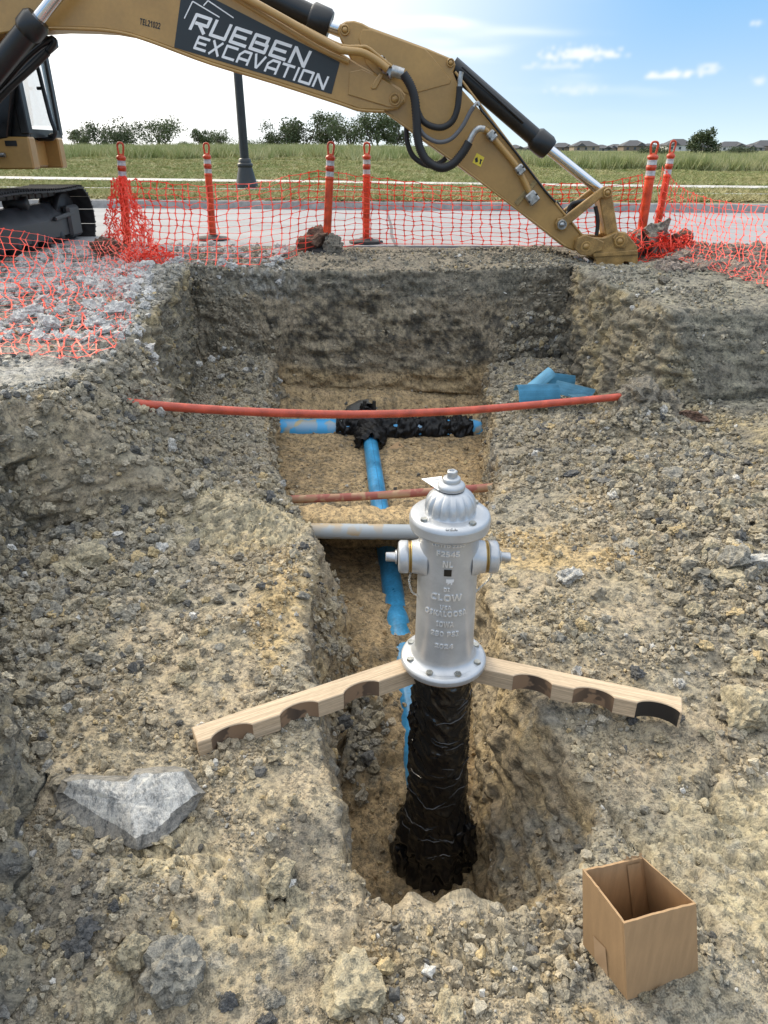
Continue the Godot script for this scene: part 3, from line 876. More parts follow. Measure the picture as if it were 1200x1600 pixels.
# ------------------------------------------------------------------ street, field, trees, houses
func kerb_d(x: float) -> float: return 14.53 - 0.105 * x
func walk_d(x: float) -> float: return 21.4 - 0.24 * clampf(x, -26.0, 26.0) - 0.02 * x
func field_y(x: float, d: float) -> float:
	var xs := x * 40.0 / maxf(d, 20.0)
	var w := smoothstep(12.0, -4.0, xs)
	var yl := 0.15 + 0.45 * smoothstep(22, 46, d) + 0.35 * smoothstep(40, 72, d) - 0.5 * smoothstep(80, 130, d)
	var yr := 0.13 - 0.05 * smoothstep(22, 45, d) + 0.25 * smoothstep(45, 130, d)
	return lerpf(yr, yl, w) + 0.35 * smoothstep(130, 480, d) + n1.get_noise_2d(x * 0.12, d * 0.12) * 0.12 * smoothstep(24, 40, d)
func strip(st: SurfaceTool, xs: Array, da: Callable, db: Callable, yy: Callable) -> void:
	for i in xs.size() - 1:
		var q := []
		for e in [[xs[i], 0], [xs[i], 1], [xs[i + 1], 1], [xs[i + 1], 0]]:
			var d: float = db.call(e[0]) if e[1] == 1 else da.call(e[0])
			q.append(Vector3(e[0], yy.call(e[0], d), -d))
		quad(st, q[0], q[1], q[2], q[3])
func build_street() -> void:
	var xs := []
	for k in 66: xs.append(-85.0 + 2.0 * k)
	var road_m := StandardMaterial3D.new()
	road_m.albedo_color = lin(0.30, 0.305, 0.315)
	road_m.albedo_texture = tex_paint
	road_m.uv1_triplanar = true
	road_m.uv1_world_triplanar = true
	road_m.uv1_scale = Vector3(0.13, 0.13, 0.21)
	road_m.roughness = 0.8
	var st := new_st()
	# the slabs of the street, open joints between them
	strip(st, xs, func(_x): return 8.86, func(_x): return 11.40, func(_x, _d): return 0.0)
	strip(st, xs, func(_x): return 11.42, func(x): return kerb_d(x) - 0.02, func(_x, _d): return 0.0)
	strip(st, xs, func(_x): return 8.86, func(_x): return 8.861, func(_x, d): return 0.0 if d > 8.8605 else -0.15)
	struct("road", commit(st), road_m)
	st = new_st()
	strip(st, xs, func(_x): return 8.8, func(x): return kerb_d(x) + 0.1, func(_x, _d): return -0.02)
	struct("road_bed", commit(st), mat("joint", lin(0.20, 0.20, 0.20), 0.9))
	# a sealed crack that wanders across the slabs
	st = new_st()
	var cr := smooth_path([at_y(603, 318, 0.004), at_y(606, 335, 0.004), at_y(611, 352, 0.004), at_y(612, 368, 0.004), at_y(619, 384, 0.004)], 5)
	for i in cr.size() - 1:
		var wv := Vector3(0.018, 0, 0)
		quad(st, cr[i] - wv, cr[i + 1] - wv, cr[i + 1] + wv, cr[i] + wv)
	struct("road_crack", commit(st), mat("tar", lin(0.08, 0.08, 0.085), 0.7))
	# kerb: a real step with a rounded nose
	st = new_st()
	strip(st, xs, func(x): return kerb_d(x) - 0.02, func(x): return kerb_d(x) + 0.01, func(x, d): return -0.02 if d < kerb_d(x) else 0.12)
	strip(st, xs, func(x): return kerb_d(x) + 0.01, func(x): return kerb_d(x) + 0.03, func(x, d): return 0.12 if d < kerb_d(x) + 0.02 else 0.14)
	strip(st, xs, func(x): return kerb_d(x) + 0.03, func(x): return kerb_d(x) + 0.18, func(_x, _d): return 0.14)
	struct("kerb", commit(st), mat("kerb", lin(0.36, 0.35, 0.34), 0.85, 0.0, 1.0, 1.0))
	st = new_st()
	strip(st, xs, func(x): return walk_d(x), func(x): return walk_d(x) + 1.5, func(x, d): return field_y(x, d) + 0.05)
	struct("pavement", commit(st), mat("walk", lin(0.62, 0.60, 0.56), 0.9, 0.0, 1.0, 0.7))
	st = new_st()
	strip(st, xs, func(x): return 17.6 - 0.16 * x, func(x): return 17.95 - 0.16 * x, func(x, d): return field_y(x, d) + 0.05)
	struct("path", commit(st), mat("walk2", lin(0.38, 0.38, 0.38), 0.9, 0.0, 1.0, 0.7))
	# the field: one sheet to the horizon
	var rows := []
	var s := 0.15
	while s < 900.0:
		rows.append(s)
		s += 0.35 + s * 0.035
	var nx := 90
	var v := PackedVector3Array()
	var cl := PackedColorArray()
	for r in rows.size():
		for c in nx + 1:
			var f := (float(c) / nx) * 2.0 - 1.0
			var x: float = f * (40.0 + rows[r] * 1.3) + 0.0
			var d: float = kerb_d(clampf(x, -85, 45)) + rows[r]
			v.append(Vector3(x, field_y(x, d) + n2.get_noise_2d(x * 2, d * 2) * 0.02, -d))
			var a := n1.get_noise_2d(x * 0.35, d * 0.5)
			var b := n2.get_noise_2d(x * 0.9 + 8, d * 1.6)
			var g := Color(0.29, 0.265, 0.115).lerp(Color(0.17, 0.20, 0.07), smoothstep(-0.3, 0.35, a + 0.6 * b))
			g = g.lerp(Color(0.31, 0.25, 0.125), smoothstep(19.0, 16.0, d) * 0.75 * smoothstep(-0.5, 0.2, b))
			g = g.lerp(Color(0.24, 0.21, 0.11), smoothstep(0.1, 0.5, b - 0.3 * a) * 0.7)
			cl.append(g)
	var idx := PackedInt32Array()
	for r in rows.size() - 1:
		for c in nx:
			var i := r * (nx + 1) + c
			idx.append_array([i, i + nx + 1, i + 1, i + 1, i + nx + 1, i + nx + 2])
	var arr := []
	arr.resize(Mesh.ARRAY_MAX)
	arr[Mesh.ARRAY_VERTEX] = v
	arr[Mesh.ARRAY_COLOR] = cl
	arr[Mesh.ARRAY_INDEX] = idx
	var stt := SurfaceTool.new()
	var am := ArrayMesh.new()
	am.add_surface_from_arrays(Mesh.PRIMITIVE_TRIANGLES, arr)
	stt.create_from(am, 0)
	var fm := StandardMaterial3D.new()
	fm.vertex_color_use_as_albedo = true
	fm.albedo_texture = tex_soil
	fm.uv1_triplanar = true
	fm.uv1_world_triplanar = true
	fm.uv1_scale = Vector3(0.25, 0.25, 0.12)
	fm.roughness = 1.0
	struct("field", commit(stt), fm)
	# tufts
	var tuft := new_st(true)
	var r2 := RandomNumberGenerator.new()
	r2.seed = 5
	for k in 16:
		var a := r2.randf() * TAU
		var o := Vector3(r2.randf_range(-0.5, 0.5), 0, r2.randf_range(-0.5, 0.5)) * 0.7
		var w := Vector3(cos(a), 0, sin(a)) * r2.randf_range(0.012, 0.03)
		var hgt := r2.randf_range(0.55, 1.1)
		var lean := Vector3(r2.randf_range(-0.3, 0.3), hgt, r2.randf_range(-0.3, 0.3))
		tri(tuft, o - w, o + lean, o + w)
		tri(tuft, o - w * 0.6, o + lean * 0.8 + Vector3(r2.randf_range(-0.2, 0.2), 0, 0), o + w)
	var tm := commit(tuft)
	var gm := StandardMaterial3D.new()
	gm.vertex_color_use_as_albedo = true
	gm.roughness = 0.9
	gm.backlight_enabled = true
	gm.backlight = Color(0.25, 0.28, 0.1)
	var tall := []
	var mown := []
	for k in 26000:
		var d := 38.0 + 90.0 * pow(rng.randf(), 1.5)
		var x := rng.randf_range(-0.72, 0.72) * d
		var lim := 44.0 if x < 0.2 * d else 36.0
		lim += n1.get_noise_2d(x * 0.4, 3.0) * 6.0
		if d < lim: continue
		var u := n1.get_noise_2d(x * 0.4, d * 0.4)
		var col := Color(0.23, 0.27, 0.10).lerp(Color(0.46, 0.43, 0.25), clampf(0.35 + u + rng.randf_range(-0.3, 0.4), 0, 1))
		var sc := rng.randf_range(0.5, 1.0) * (0.75 if x < 0 else 0.85)
		tall.append([Transform3D(Basis.from_euler(Vector3(0, rng.randf() * TAU, 0)).scaled(Vector3(1.1, sc, 1.1)), Vector3(x, field_y(x, d) - 0.03, -d)), col])
	for k in 26000:
		var d := 14.8 + 32.0 * pow(rng.randf(), 1.3)
		var x := rng.randf_range(-0.70, 0.70) * d
		if d < kerb_d(x) + 0.3 or (d > walk_d(x) - 0.35 and d < walk_d(x) + 1.85) or absf(d - 17.8 + 0.16 * x) < 0.5: continue
		var u := n1.get_noise_2d(x * 0.5, d * 0.8)
		var col := Color(0.20, 0.24, 0.08).lerp(Color(0.40, 0.35, 0.18), clampf(0.45 + u + rng.randf_range(-0.35, 0.35) + 0.3 * smoothstep(20, 16, d), 0, 1))
		mown.append([Transform3D(Basis.from_euler(Vector3(0, rng.randf() * TAU, 0)).scaled(Vector3(0.7, rng.randf_range(0.05, 0.14), 0.7)), Vector3(x, field_y(x, d) - 0.01, -d)), col])
	multi("tall_grass", tm, tall, gm, "tall seeding meadow grass beyond the pavement", "grass")
	multi("mown_grass", tm, mown, gm, "short dry mown grass along the street verge", "grass")
func tree(called: String, label: String, base: Vector3, hgt: float, half: float, open: float, col: Color, sd: int, group: String) -> void:
	var t := thing(called, label, "tree" if hgt > 2.0 else "bush", base, group)
	var r := RandomNumberGenerator.new()
	r.seed = sd
	var st := new_st()
	var lobes := []
	var stems := 1 if hgt > 2 and open < 0.5 else 3
	for s in stems:
		var top := Vector3(r.randf_range(-0.5, 0.5) * half, hgt * 0.55, r.randf_range(-0.3, 0.3) * half)
		tube(st, smooth_path([Vector3(r.randf_range(-0.1, 0.1) * half * stems, -0.3, 0), top * Vector3(0.4, 0.5, 0.4), top], 3), [hgt * 0.028, hgt * 0.026, hgt * 0.024, hgt * 0.02, hgt * 0.018, hgt * 0.015, hgt * 0.012], 6)
		for b in 6:
			var e := Vector3(r.randf_range(-0.85, 0.85) * half, hgt * r.randf_range(0.35, 0.92), r.randf_range(-0.7, 0.7) * half)
			e.x *= 1.0 - 0.6 * pow(absf(e.y / hgt - 0.5) * 1.6, 2.0)
			tube(st, [top * r.randf_range(0.35, 1.0), top.lerp(e, 0.55) + Vector3(0, 0.05 * hgt, 0), e], [hgt * 0.012, hgt * 0.008, hgt * 0.004], 5)
			lobes.append([e, r.randf_range(0.26, 0.44) * half])
	obj("trunk", commit(st), mat("bark", lin(0.09, 0.075, 0.06), 0.95), t)
	if open < 0.5:
		for k in 10:
			lobes.append([Vector3(r.randf_range(-0.75, 0.75) * half, hgt * r.randf_range(0.2, 0.78), r.randf_range(-0.6, 0.6) * half), r.randf_range(0.28, 0.42) * half])
	st = new_st(true)
	var leaf := 0.024 * hgt + 0.04
	for lo in lobes:
		for k in int(lerpf(260, 150, open)):
			var v := Vector3(r.randfn(), r.randfn(), r.randfn()) * 0.52
			if v.length() > 1.3: continue
			var p: Vector3 = lo[0] + v * lo[1] * Vector3(1, 0.8, 1)
			if p.y < 0.05: continue
			var a := Vector3(r.randfn(), r.randfn(), r.randfn()).normalized() * leaf * r.randf_range(0.5, 1.3)
			var b := a.cross(Vector3(r.randfn(), r.randfn(), r.randfn()).normalized()) * 0.7
			quad(st, p - a, p - b, p + a, p + b)
	var lm := mat("leaf%02d" % int(col.g * 1000), col.linear_to_srgb(), 0.75)
	lm.backlight_enabled = true
	lm.backlight = Color(0.12, 0.15, 0.05)
	obj("crown", commit(st), lm, t)
func build_far() -> void:
	var dk := Color(0.055, 0.075, 0.032)
	var md := Color(0.075, 0.10, 0.042)
	var lt := Color(0.11, 0.135, 0.065)
	# px of the middle, px of the top, half width in px, openness, colour, distance
	var list := [[118, 205, 15, 0.7, lt, 132, "thin pale tree nearest the digger's cab on the berm"], [163, 192, 24, 0.2, dk, 130, "dark bushy tree beside the thin pale tree on the berm"], [198, 199, 26, 0.2, dk, 128, "low wide dark tree in the middle of the row on the berm"], [246, 192, 25, 0.6, md, 134, "loose round tree standing next to the wide dark tree"], [313, 203, 11, 0.5, md, 140, "slim little tree alone on the berm before the lamp post"], [343, 208, 15, 0.9, lt, 150, "faint feathery tree just before the lamp post"], [438, 197, 20, 0.1, dk, 126, "dense dark tree at the near end of the thick grove"], [476, 182, 28, 0.1, dk, 124, "tall dense dark tree in the thick grove"], [512, 185, 20, 0.2, md, 126, "dense tree leaning on the tall one in the thick grove"], [548, 184, 27, 0.7, md, 122, "airy tree with sky showing through beside the grove"], [588, 177, 27, 0.8, md, 120, "tall airy tree with forked bare stems at the grove's end"], [618, 192, 16, 0.6, md, 123, "small airy tree under the digger's arm"]]
	var sd := 300
	for q in list:
		sd += 1
		var top := at_d(q[0], q[1] - 5, q[5])
		var gy := field_y(top.x, q[5])
		tree("tree", q[6], Vector3(top.x, gy, -q[5]), top.y - gy, q[2] * q[5] * 0.9 / FOC * 1.4, q[3], q[4], sd, "trees beyond the berm")
	var t2 := at_d(1105, 195, 84)
	tree("tree", "single dark tree standing in the meadow before the houses", Vector3(t2.x, field_y(t2.x, 84), -84), t2.y - field_y(t2.x, 84), 1.7, 0.1, dk, 350, "")
	for q in [[1020, 233, 26, 80, "wide low dark bush in the meadow behind the tilted delineators"], [1160, 232, 20, 90, "low dark bush in the meadow just beyond the single tree"], [845, 234, 14, 150, "small far bush under the chrome rod in the meadow"], [395, 222, 26, 128, "low scrub on the berm beside the lamp post"], [290, 224, 16, 130, "low scrub on the berm between the loose round tree and slim tree"]]:
		var tp := at_d(q[0], q[1], q[3])
		var gy := field_y(tp.x, q[3])
		sd += 1
		tree("bush", q[4], Vector3(tp.x, gy, -q[3]), clampf(tp.y - gy, 0.9, 1.95), q[2] * q[3] * 0.9 / FOC, 0.3, dk if q[0] > 600 else lt, sd, "bushes in the meadow")
	# the row of far houses: px of the middle, px of the ridge, half width in px
	var hs := [[648, 228, 14, 0], [672, 227, 16, 1], [805, 226, 14, 0], [830, 227, 13, 1], [878, 223, 19, 2], [914, 220, 21, 0], [940, 226, 16, 1], [962, 225, 17, 0], [990, 219, 20, 2], [1015, 224, 17, 1], [1036, 224, 14, 0], [1060, 217, 22, 3], [1081, 222, 11, 1], [1100, 224, 15, 0], [1142, 221, 24, 3], [1176, 224, 15, 1], [1200, 219, 25, 2], [1235, 223, 20, 0]]
	var tone := ["tan", "grey", "brown", "white"]
	var wl := [Color(0.32, 0.26, 0.20), Color(0.28, 0.27, 0.26), Color(0.22, 0.17, 0.13), Color(0.60, 0.58, 0.55)]
	var words := ["tan walled house with dark hipped roof in the far row", "grey walled house with low dark roof in the far row", "brown walled house with steep dark roof in the far row", "pale walled house with high dark roof in the far row"]
	var hn := 0
	for q in hs:
		hn += 1
		var d := 470.0 + (hn % 3) * 14.0
		var tp := at_d(q[0], q[1], d)
		var gy := field_y(tp.x, d) - 0.4
		var w: float = q[2] * d * 0.9 / FOC
		var t := thing("house", words[q[3]], "house", Vector3(tp.x, gy, -d), "far houses, " + tone[q[3]])
		var H := tp.y - gy
		var wh: float = H * 0.52
		var dp := 6.0
		var st := new_st(true)
		box(st, Transform3D(Basis(), Vector3(0, wh * 0.5, 0)), Vector3(w * 1.84, wh, dp * 2), 0.02)
		obj("wall", commit(st), mat("wall_" + tone[q[3]], wl[q[3]].linear_to_srgb(), 0.9), t)
		st = new_st(true)
		var e := w + 0.3
		var rr: float = maxf(e - dp * 0.95, e * 0.12)
		var A := [Vector3(-e, wh - 0.1, dp + 0.5), Vector3(e, wh - 0.1, dp + 0.5), Vector3(e, wh - 0.1, -dp - 0.5), Vector3(-e, wh - 0.1, -dp - 0.5)]
		var R := [Vector3(-rr, H, 0), Vector3(rr, H, 0)]
		quad(st, A[0], R[0], R[1], A[1])
		quad(st, A[2], R[1], R[0], A[3])
		tri(st, A[0], A[3], R[0]); tri(st, A[1], R[1], A[2])
		quad(st, A[0], A[1], A[2], A[3])
		var rf := obj("roof", commit(st), mat("shingle", lin(0.085, 0.085, 0.09), 0.9), t)
		# a gable over the porch
		st = new_st(true)
		var gx := w * (0.4 if hn % 2 else -0.4)
		var gw := w * 0.36
		var gh: float = wh + (H - wh) * 0.6
		var G := [Vector3(gx - gw, wh - 0.15, dp + 0.7), Vector3(gx + gw, wh - 0.15, dp + 0.7), Vector3(gx, gh, dp + 0.7), Vector3(gx, gh, 0), Vector3(gx - gw, wh, 0), Vector3(gx + gw, wh, 0)]
		quad(st, G[0], G[4], G[3], G[2]); quad(st, G[2], G[3], G[5], G[1]); tri(st, G[0], G[2], G[1])
		obj("gable", commit(st), mat("shingle", Color.GRAY), rf)
		for k in 3:
			st = new_st(true)
			var wx := w * (-0.6 + 0.55 * k)
			box(st, Transform3D(Basis(), Vector3(wx, wh * 0.55, dp + 0.06)), Vector3(1.3, 1.3, 0.16), 0.02)
			obj("window", commit(st), mat("far_glass", lin(0.05, 0.06, 0.07), 0.2), t)
	# street lamp
	var lp := at_d(386, 296, 18.8)
	lp.y = field_y(lp.x, 18.8)
	var t := thing("street_lamp", "dark grey street lamp post with fluted flared base on the verge", "lamp post", lp)
	var pm := mat("lamp_paint", lin(0.020, 0.025, 0.028), 0.5, 0.0, 1.0, 1.0)
	var st := new_st()
	lathe(st, [[0.0, 0.0], [0.27, 0.0], [0.27, 0.0], [0.27, 0.16], [0.255, 0.18], [0.255, 0.18], [0.24, 0.22], [0.19, 0.42], [0.165, 0.52], [0.165, 0.52], [0.18, 0.54], [0.18, 0.60], [0.15, 0.62], [0.15, 0.62], [0.14, 0.70], [0.11, 0.72]], Transform3D(Basis(), Vector3(0, -0.03, 0)), 20)
	obj("base", commit(st), pm, t)
	st = new_st()
	tube(st, [Vector3(0, 0.6, 0), Vector3(0, 3.0, 0), Vector3(0, 6.2, 0)], [0.105, 0.095, 0.08], 14)
	obj("pole", commit(st), pm, t)
	st = new_st()
	tube(st, smooth_path([Vector3(0, 6.0, 0), Vector3(0, 6.4, 0.2), Vector3(0, 6.5, 0.7), Vector3(0, 6.4, 1.1)], 5), 0.04, 8)
	obj("arm", commit(st), pm, t)
	st = new_st()
	lathe(st, [[0.0, 0.12], [0.1, 0.1], [0.26, 0.0], [0.26, 0.0], [0.25, -0.05], [0.25, -0.05], [0.0, -0.06]], Transform3D(Basis(), Vector3(0, 6.35, 1.15)), 18)
	obj("lamp_head", commit(st), pm, t)

# ------------------------------------------------------------------ lettering
func text_points(txt: String, depth: float, bold := 1.0) -> Array:
	var f := SystemFont.new()
	f.font_names = PackedStringArray(["Droid Sans"])
	f.font_weight = 800
	var fv := FontVariation.new()
	fv.base_font = f
	fv.variation_embolden = bold
	var tm := TextMesh.new()
	tm.text = txt
	tm.font = fv
	tm.font_size = 96
	tm.pixel_size = 0.01
	tm.depth = depth
	tm.curve_step = 1.2
	var a := tm.get_mesh_arrays()
	var v: PackedVector3Array = a[Mesh.ARRAY_VERTEX]
	var lo := Vector3.ONE * 1e9
	var hi := -lo
	for p in v:
		lo = lo.min(p)
		hi = hi.max(p)
	for i in v.size():
		v[i] = (v[i] - lo) / (hi - lo)
	var ix: PackedInt32Array = a[Mesh.ARRAY_INDEX] if a[Mesh.ARRAY_INDEX] != null else PackedInt32Array()
	return [v, ix, hi - lo]
func text_mapped(txt: String, fn: Callable, bold := 1.0) -> SurfaceTool:
	var t := text_points(txt, 0.05, bold)
	var st := new_st(true)
	var v: PackedVector3Array = t[0]
	var ix: PackedInt32Array = t[1]
	if ix.is_empty():
		for p in v: st.add_vertex(fn.call(p))
	else:
		for i in ix: st.add_vertex(fn.call(v[i]))
	return st

# squared block capitals with clipped corners, drawn as broad strokes; fn takes x and y from 0 to 1 over the whole word
func block_text(txt: String, wide: float, fn: Callable) -> SurfaceTool:
	var a := 0.095
	var b := 0.905
	var forms := {
		"R": [[[a, 0], [a, b], [b, b], [b, 0.46], [0.20, 0.46]], [[0.45, 0.44], [b, 0.0]]], "U": [[[a, 1], [a, a], [b, a], [b, 1]]],
		"E": [[[1, b], [a, b], [a, a], [1, a]], [[a, 0.5], [0.86, 0.5]]], "B": [[[a, 0.5], [a, b], [0.82, b], [0.82, 0.5], [0.20, 0.5]], [[0.20, 0.5], [b, 0.5], [b, a], [a, a], [a, 0.5]]],
		"N": [[[a, 0], [a, 1]], [[b, 0], [b, 1]], [[a, 0.95], [b, 0.05]]], "X": [[[0.12, 0], [0.88, 1]], [[0.12, 1], [0.88, 0]]],
		"C": [[[1, b], [a, b], [a, a], [1, a]]], "A": [[[a, 0], [a, 0.6], [0.36, b], [b, b], [b, 0]], [[a, 0.34], [b, 0.34]]],
		"V": [[[0.1, 1], [0.46, 0.1], [0.54, 0.1], [0.9, 1]]], "T": [[[0, b], [1, b]], [[0.5, b], [0.5, 0]]], "I": [[[0.15, 0], [0.15, 1]]],
		"O": [[[0.5, a], [a, a], [a, b], [0.5, b]], [[0.48, b], [b, b], [b, a], [0.48, a]]]}
	var total := 0.0
	for ch in txt: total += (0.3 if ch == "I" else 1.0) * wide + 0.16
	total -= 0.16
	var st := new_st(true)
	var x0 := 0.0
	for ch in txt:
		var layer := 0.0
		for line in forms[ch]:
			var pts := PackedVector2Array()
			for q in line: pts.append(Vector2(x0 + q[0] * wide, q[1]))
			layer += 0.35
			for poly in Geometry2D.offset_polyline(pts, 0.093, Geometry2D.JOIN_SQUARE, Geometry2D.END_BUTT):
				if Geometry2D.is_polygon_clockwise(poly): continue
				var ix := Geometry2D.triangulate_polygon(poly)
				for i in ix: st.add_vertex(fn.call(Vector3(poly[i].x / total, poly[i].y, layer)))
		x0 += (0.3 if ch == "I" else 1.0) * wide + 0.16
	return st
# ------------------------------------------------------------------ the excavator
func pl(list: Array, d: float) -> PackedVector2Array:
	var o := PackedVector2Array()
	for q in list:
		var p := at_d(q[0], q[1], d)
		o.append(Vector2(p.x, p.y))
	return o
func pp(list: Array, d: float) -> Array:
	var o := []
	for q in list: o.append(at_d(q[0], q[1], q[2] if q.size() > 2 else d))
	return o
func pin(st: SurfaceTool, px: float, py: float, d: float, r: float, back: float) -> void:
	var c := at_d(px, py, d)
	var z := Transform3D(Basis(Vector3.RIGHT, PI / 2), c)
	lathe(st, [[0.0, -back], [r, -back], [r, -back], [r, 0.012], [r * 0.9, 0.018], [r * 0.9, 0.018], [r * 0.72, 0.018], [r * 0.72, 0.018], [r * 0.70, 0.006], [r * 0.55, 0.006], [r * 0.55, 0.006], [r * 0.5, 0.022], [0.0, 0.022]], z, 20)
func build_excavator() -> void:
	var root := thing("excavator", "golden yellow tracked excavator with its long arm resting at the pit edge", "excavator", Vector3(-5.1, -0.12, -8.05))
	var yel := mat("yellow_paint", lin(0.44, 0.255, 0.075), 0.42, 0.0, 0.3, 0.5)
	yel.clearcoat_enabled = true
	yel.clearcoat = 0.3
	yel.clearcoat_roughness = 0.3
	var worn := mat("yellow_worn", lin(0.46, 0.27, 0.085), 0.55, 0.0, 1.0, 1.6)
	var blk := mat("black_paint", lin(0.012, 0.014, 0.016), 0.42, 0.0, 1.0, 1.0)
	var stl := mat("track_steel", lin(0.045, 0.045, 0.047), 0.62, 0.4, 1.0, 2.0)
	var chrome := mat("chrome", lin(0.62, 0.63, 0.65), 0.16, 1.0)
	var zinc := mat("zinc", lin(0.55, 0.55, 0.54), 0.42, 0.8, 1.0, 4.0)
	var rub := mat("hose_rubber", lin(0.014, 0.014, 0.015), 0.55)
	var D0 := 7.85
	# boom
	var st := new_st()
	var lower := [[-215, 150], [-120, 90], [-40, 60], [40, 46], [85, 43], [130, 44], [165, 46], [200, 52], [232, 62], [262, 73], [330, 98], [430, 128], [530, 160]]
	var bp := lower + [[562, 171], [605, 173], [622, 170], [633, 160], [634, 148], [626, 138], [600, 122], [560, 100], [520, 74], [450, 35], [370, -5], [300, -40], [200, -80], [100, -95], [0, -80], [-100, -20], [-215, 90]]
	prism(st, pl(bp, D0), -D0 - 0.40, -D0, Transform3D.IDENTITY, 0.012)
	var boom := part("boom", st, yel, root)
	st = new_st()
	var fl := []
	for q in lower.slice(3): fl.append(at_d(q[0], q[1] + 1.5, D0 - 0.004))
	fl.append_array(pp([[562, 172], [600, 174]], D0 - 0.004))
	tube(st, smooth_path(fl, 3), 0.016, 6)
	part("bottom_flange", st, yel, boom)
	st = new_st()
	prism(st, pl([[546, 112], [566, 108], [600, 124], [626, 141], [632, 156], [622, 168], [606, 167], [544, 148]], D0 - 0.014), -D0 - 0.002, -D0 + 0.014, Transform3D.IDENTITY, 0.006)
	part("nose_plate", st, yel, boom)
	st = new_st()
	prism(st, pl([[589, 120], [594, 114], [600, 117], [588, 139], [581, 140], [579, 136]], D0 - 0.02), -D0, -D0 + 0.03, Transform3D.IDENTITY, 0.008)
	part("pipe_bracket", st, yel, boom)
	# lettered panel
	var panel := mat("panel_grey", lin(0.022, 0.027, 0.030), 0.45)
	st = new_st()
	prism(st, pl([[286, -30], [272, 74], [518, 147], [531, 97], [420, 42], [334, -2]], D0 - 0.004), -D0 + 0.001, -D0 + 0.004, Transform3D.IDENTITY, 0.001)
	var pan := part("name_panel", st, panel, boom)
	var white := mat("white_print", lin(0.80, 0.80, 0.80), 0.5)
	var onpx := func(o: Vector2, u: Vector2, v: Vector2) -> Callable:
		return func(p: Vector3) -> Vector3:
			var q := o + u * p.x + v * p.y
			return at_d(q.x, q.y, D0 - 0.0045 - 0.002 * p.z)
	part("lettering", block_text("RUEBEN", 1.12, onpx.call(Vector2(294, 45.5), Vector2(182, 61), Vector2(12, -26))), white, pan)
	part("lettering", block_text("EXCAVATION", 1.12, onpx.call(Vector2(301, 76), Vector2(205, 65), Vector2(9, -21))), white, pan)
	for line in [[[288, 29], [301, 2], [343, 27]], [[318, 9], [325, 1], [365, 28]]]:
		st = new_st(true)
		for i in 2:
			bar(st, at_d(line[i][0], line[i][1], D0 - 0.006), at_d(line[i + 1][0], line[i + 1][1], D0 - 0.006), 0.003, 0.010, Vector3(0.3, 1, 0).normalized(), 0.001)
		part("roof_line_logo", st, white, pan)
	part("lettering", text_mapped("TEL21022", func(p: Vector3) -> Vector3: return at_d(218 + 32 * p.x + p.y, 38 + 8 * p.x - 10 * p.y, D0 - 0.001 - 0.0015 * p.z), 0.0), blk, boom)
	# stick
	st = new_st()
	prism(st, pl([[527, 46], [531, 38], [540, 33], [553, 32], [566, 36], [577, 42], [624, 59], [667, 75], [700, 89], [709, 93], [712, 101], [708, 113], [716, 133], [780, 206], [862, 307], [912, 367], [912, 380], [904, 390], [896, 392], [884, 387], [780, 305], [728, 268], [650, 211], [598, 172], [570, 140], [548, 92], [531, 60]], D0 + 0.05), -D0 - 0.35, -D0 - 0.05, Transform3D.IDENTITY, 0.012)
	var stick := part("stick", st, yel, root)
	st = new_st()
	prism(st, pl([[560, 60], [566, 46], [580, 46], [664, 76], [672, 84], [705, 125], [703, 131], [640, 148], [600, 130], [572, 100]], D0 + 0.04), -D0 - 0.052, -D0 - 0.042, Transform3D.IDENTITY, 0.005)
	part("side_plate", st, yel, stick)
	st = new_st()
	for w in [[[711, 112], [860, 308], [908, 366]], [[600, 173], [728, 266], [884, 385]]]:
		tube(st, pp(w, D0 + 0.046), 0.012, 6)
	part("edge_weld", st, yel, stick)
	st = new_st()
	bar(st, at_d(838, 282, D0 + 0.045), at_d(806, 319, D0 + 0.045), 0.012, 0.05, Vector3.UP, 0.003)
	part("scuffed_patch", st, mat("scuff", lin(0.46, 0.33, 0.14), 0.7, 0.0, 1.0, 3.0), stick)
	st = new_st()
	prism(st, pl([[745, 239], [757, 246], [751, 261], [738, 254]], D0 + 0.046), -D0 - 0.049, -D0 - 0.046, Transform3D.IDENTITY, 0.0005)
	var dec := part("warning_sticker", st, mat("sticker_yellow", lin(0.75, 0.58, 0.05), 0.5), stick)
	st = new_st()
	prism(st, pl([[742, 248], [746, 245], [747, 253], [743, 254]], D0 + 0.044), -D0 - 0.046, -D0 - 0.044, Transform3D.IDENTITY, 0.0004)
	prism(st, pl([[750, 248], [754, 250], [752, 252], [751, 257], [749, 256], [750, 252]], D0 + 0.044), -D0 - 0.046, -D0 - 0.044, Transform3D.IDENTITY, 0.0004)
	part("warning_symbol", st, blk, dec)
	# pins
	for q in [[617, 155, D0 - 0.012, 0.055, 0.4], [539, 47, D0 + 0.045, 0.045, 0.3], [704, 98, D0 + 0.045, 0.038, 0.3], [878, 351, D0 + 0.0, 0.05, 0.35], [949, 301, D0 + 0.0, 0.045, 0.35], [915, 385, D0 - 0.03, 0.055, 0.4], [968, 377, D0 - 0.03, 0.055, 0.4]]:
		st = new_st()
		pin(st, q[0], q[1], q[2], q[3], q[4])
		part("pin", st, yel if q[0] != 878 else zinc, root)
	# stick cylinder on top of the boom
	st = new_st()
	var zc := D0 + 0.2
	tube(st, pp([[330, -48], [486, 27]], zc), 0.105, 16)
	tube(st, pp([[484, 26], [488, 28], [512, 39], [516, 41]], zc), [0.11, 0.135, 0.135, 0.115], 16)
	var cy := part("stick_cylinder", st, blk, root)
	st = new_st()
	tube(st, pp([[514, 40], [534, 48]], zc), 0.06, 14)
	part("rod", st, chrome, cy)
	# bucket cylinder
	st = new_st()
	tube(st, pp([[706, 102], [836, 215]], zc), 0.085, 16)
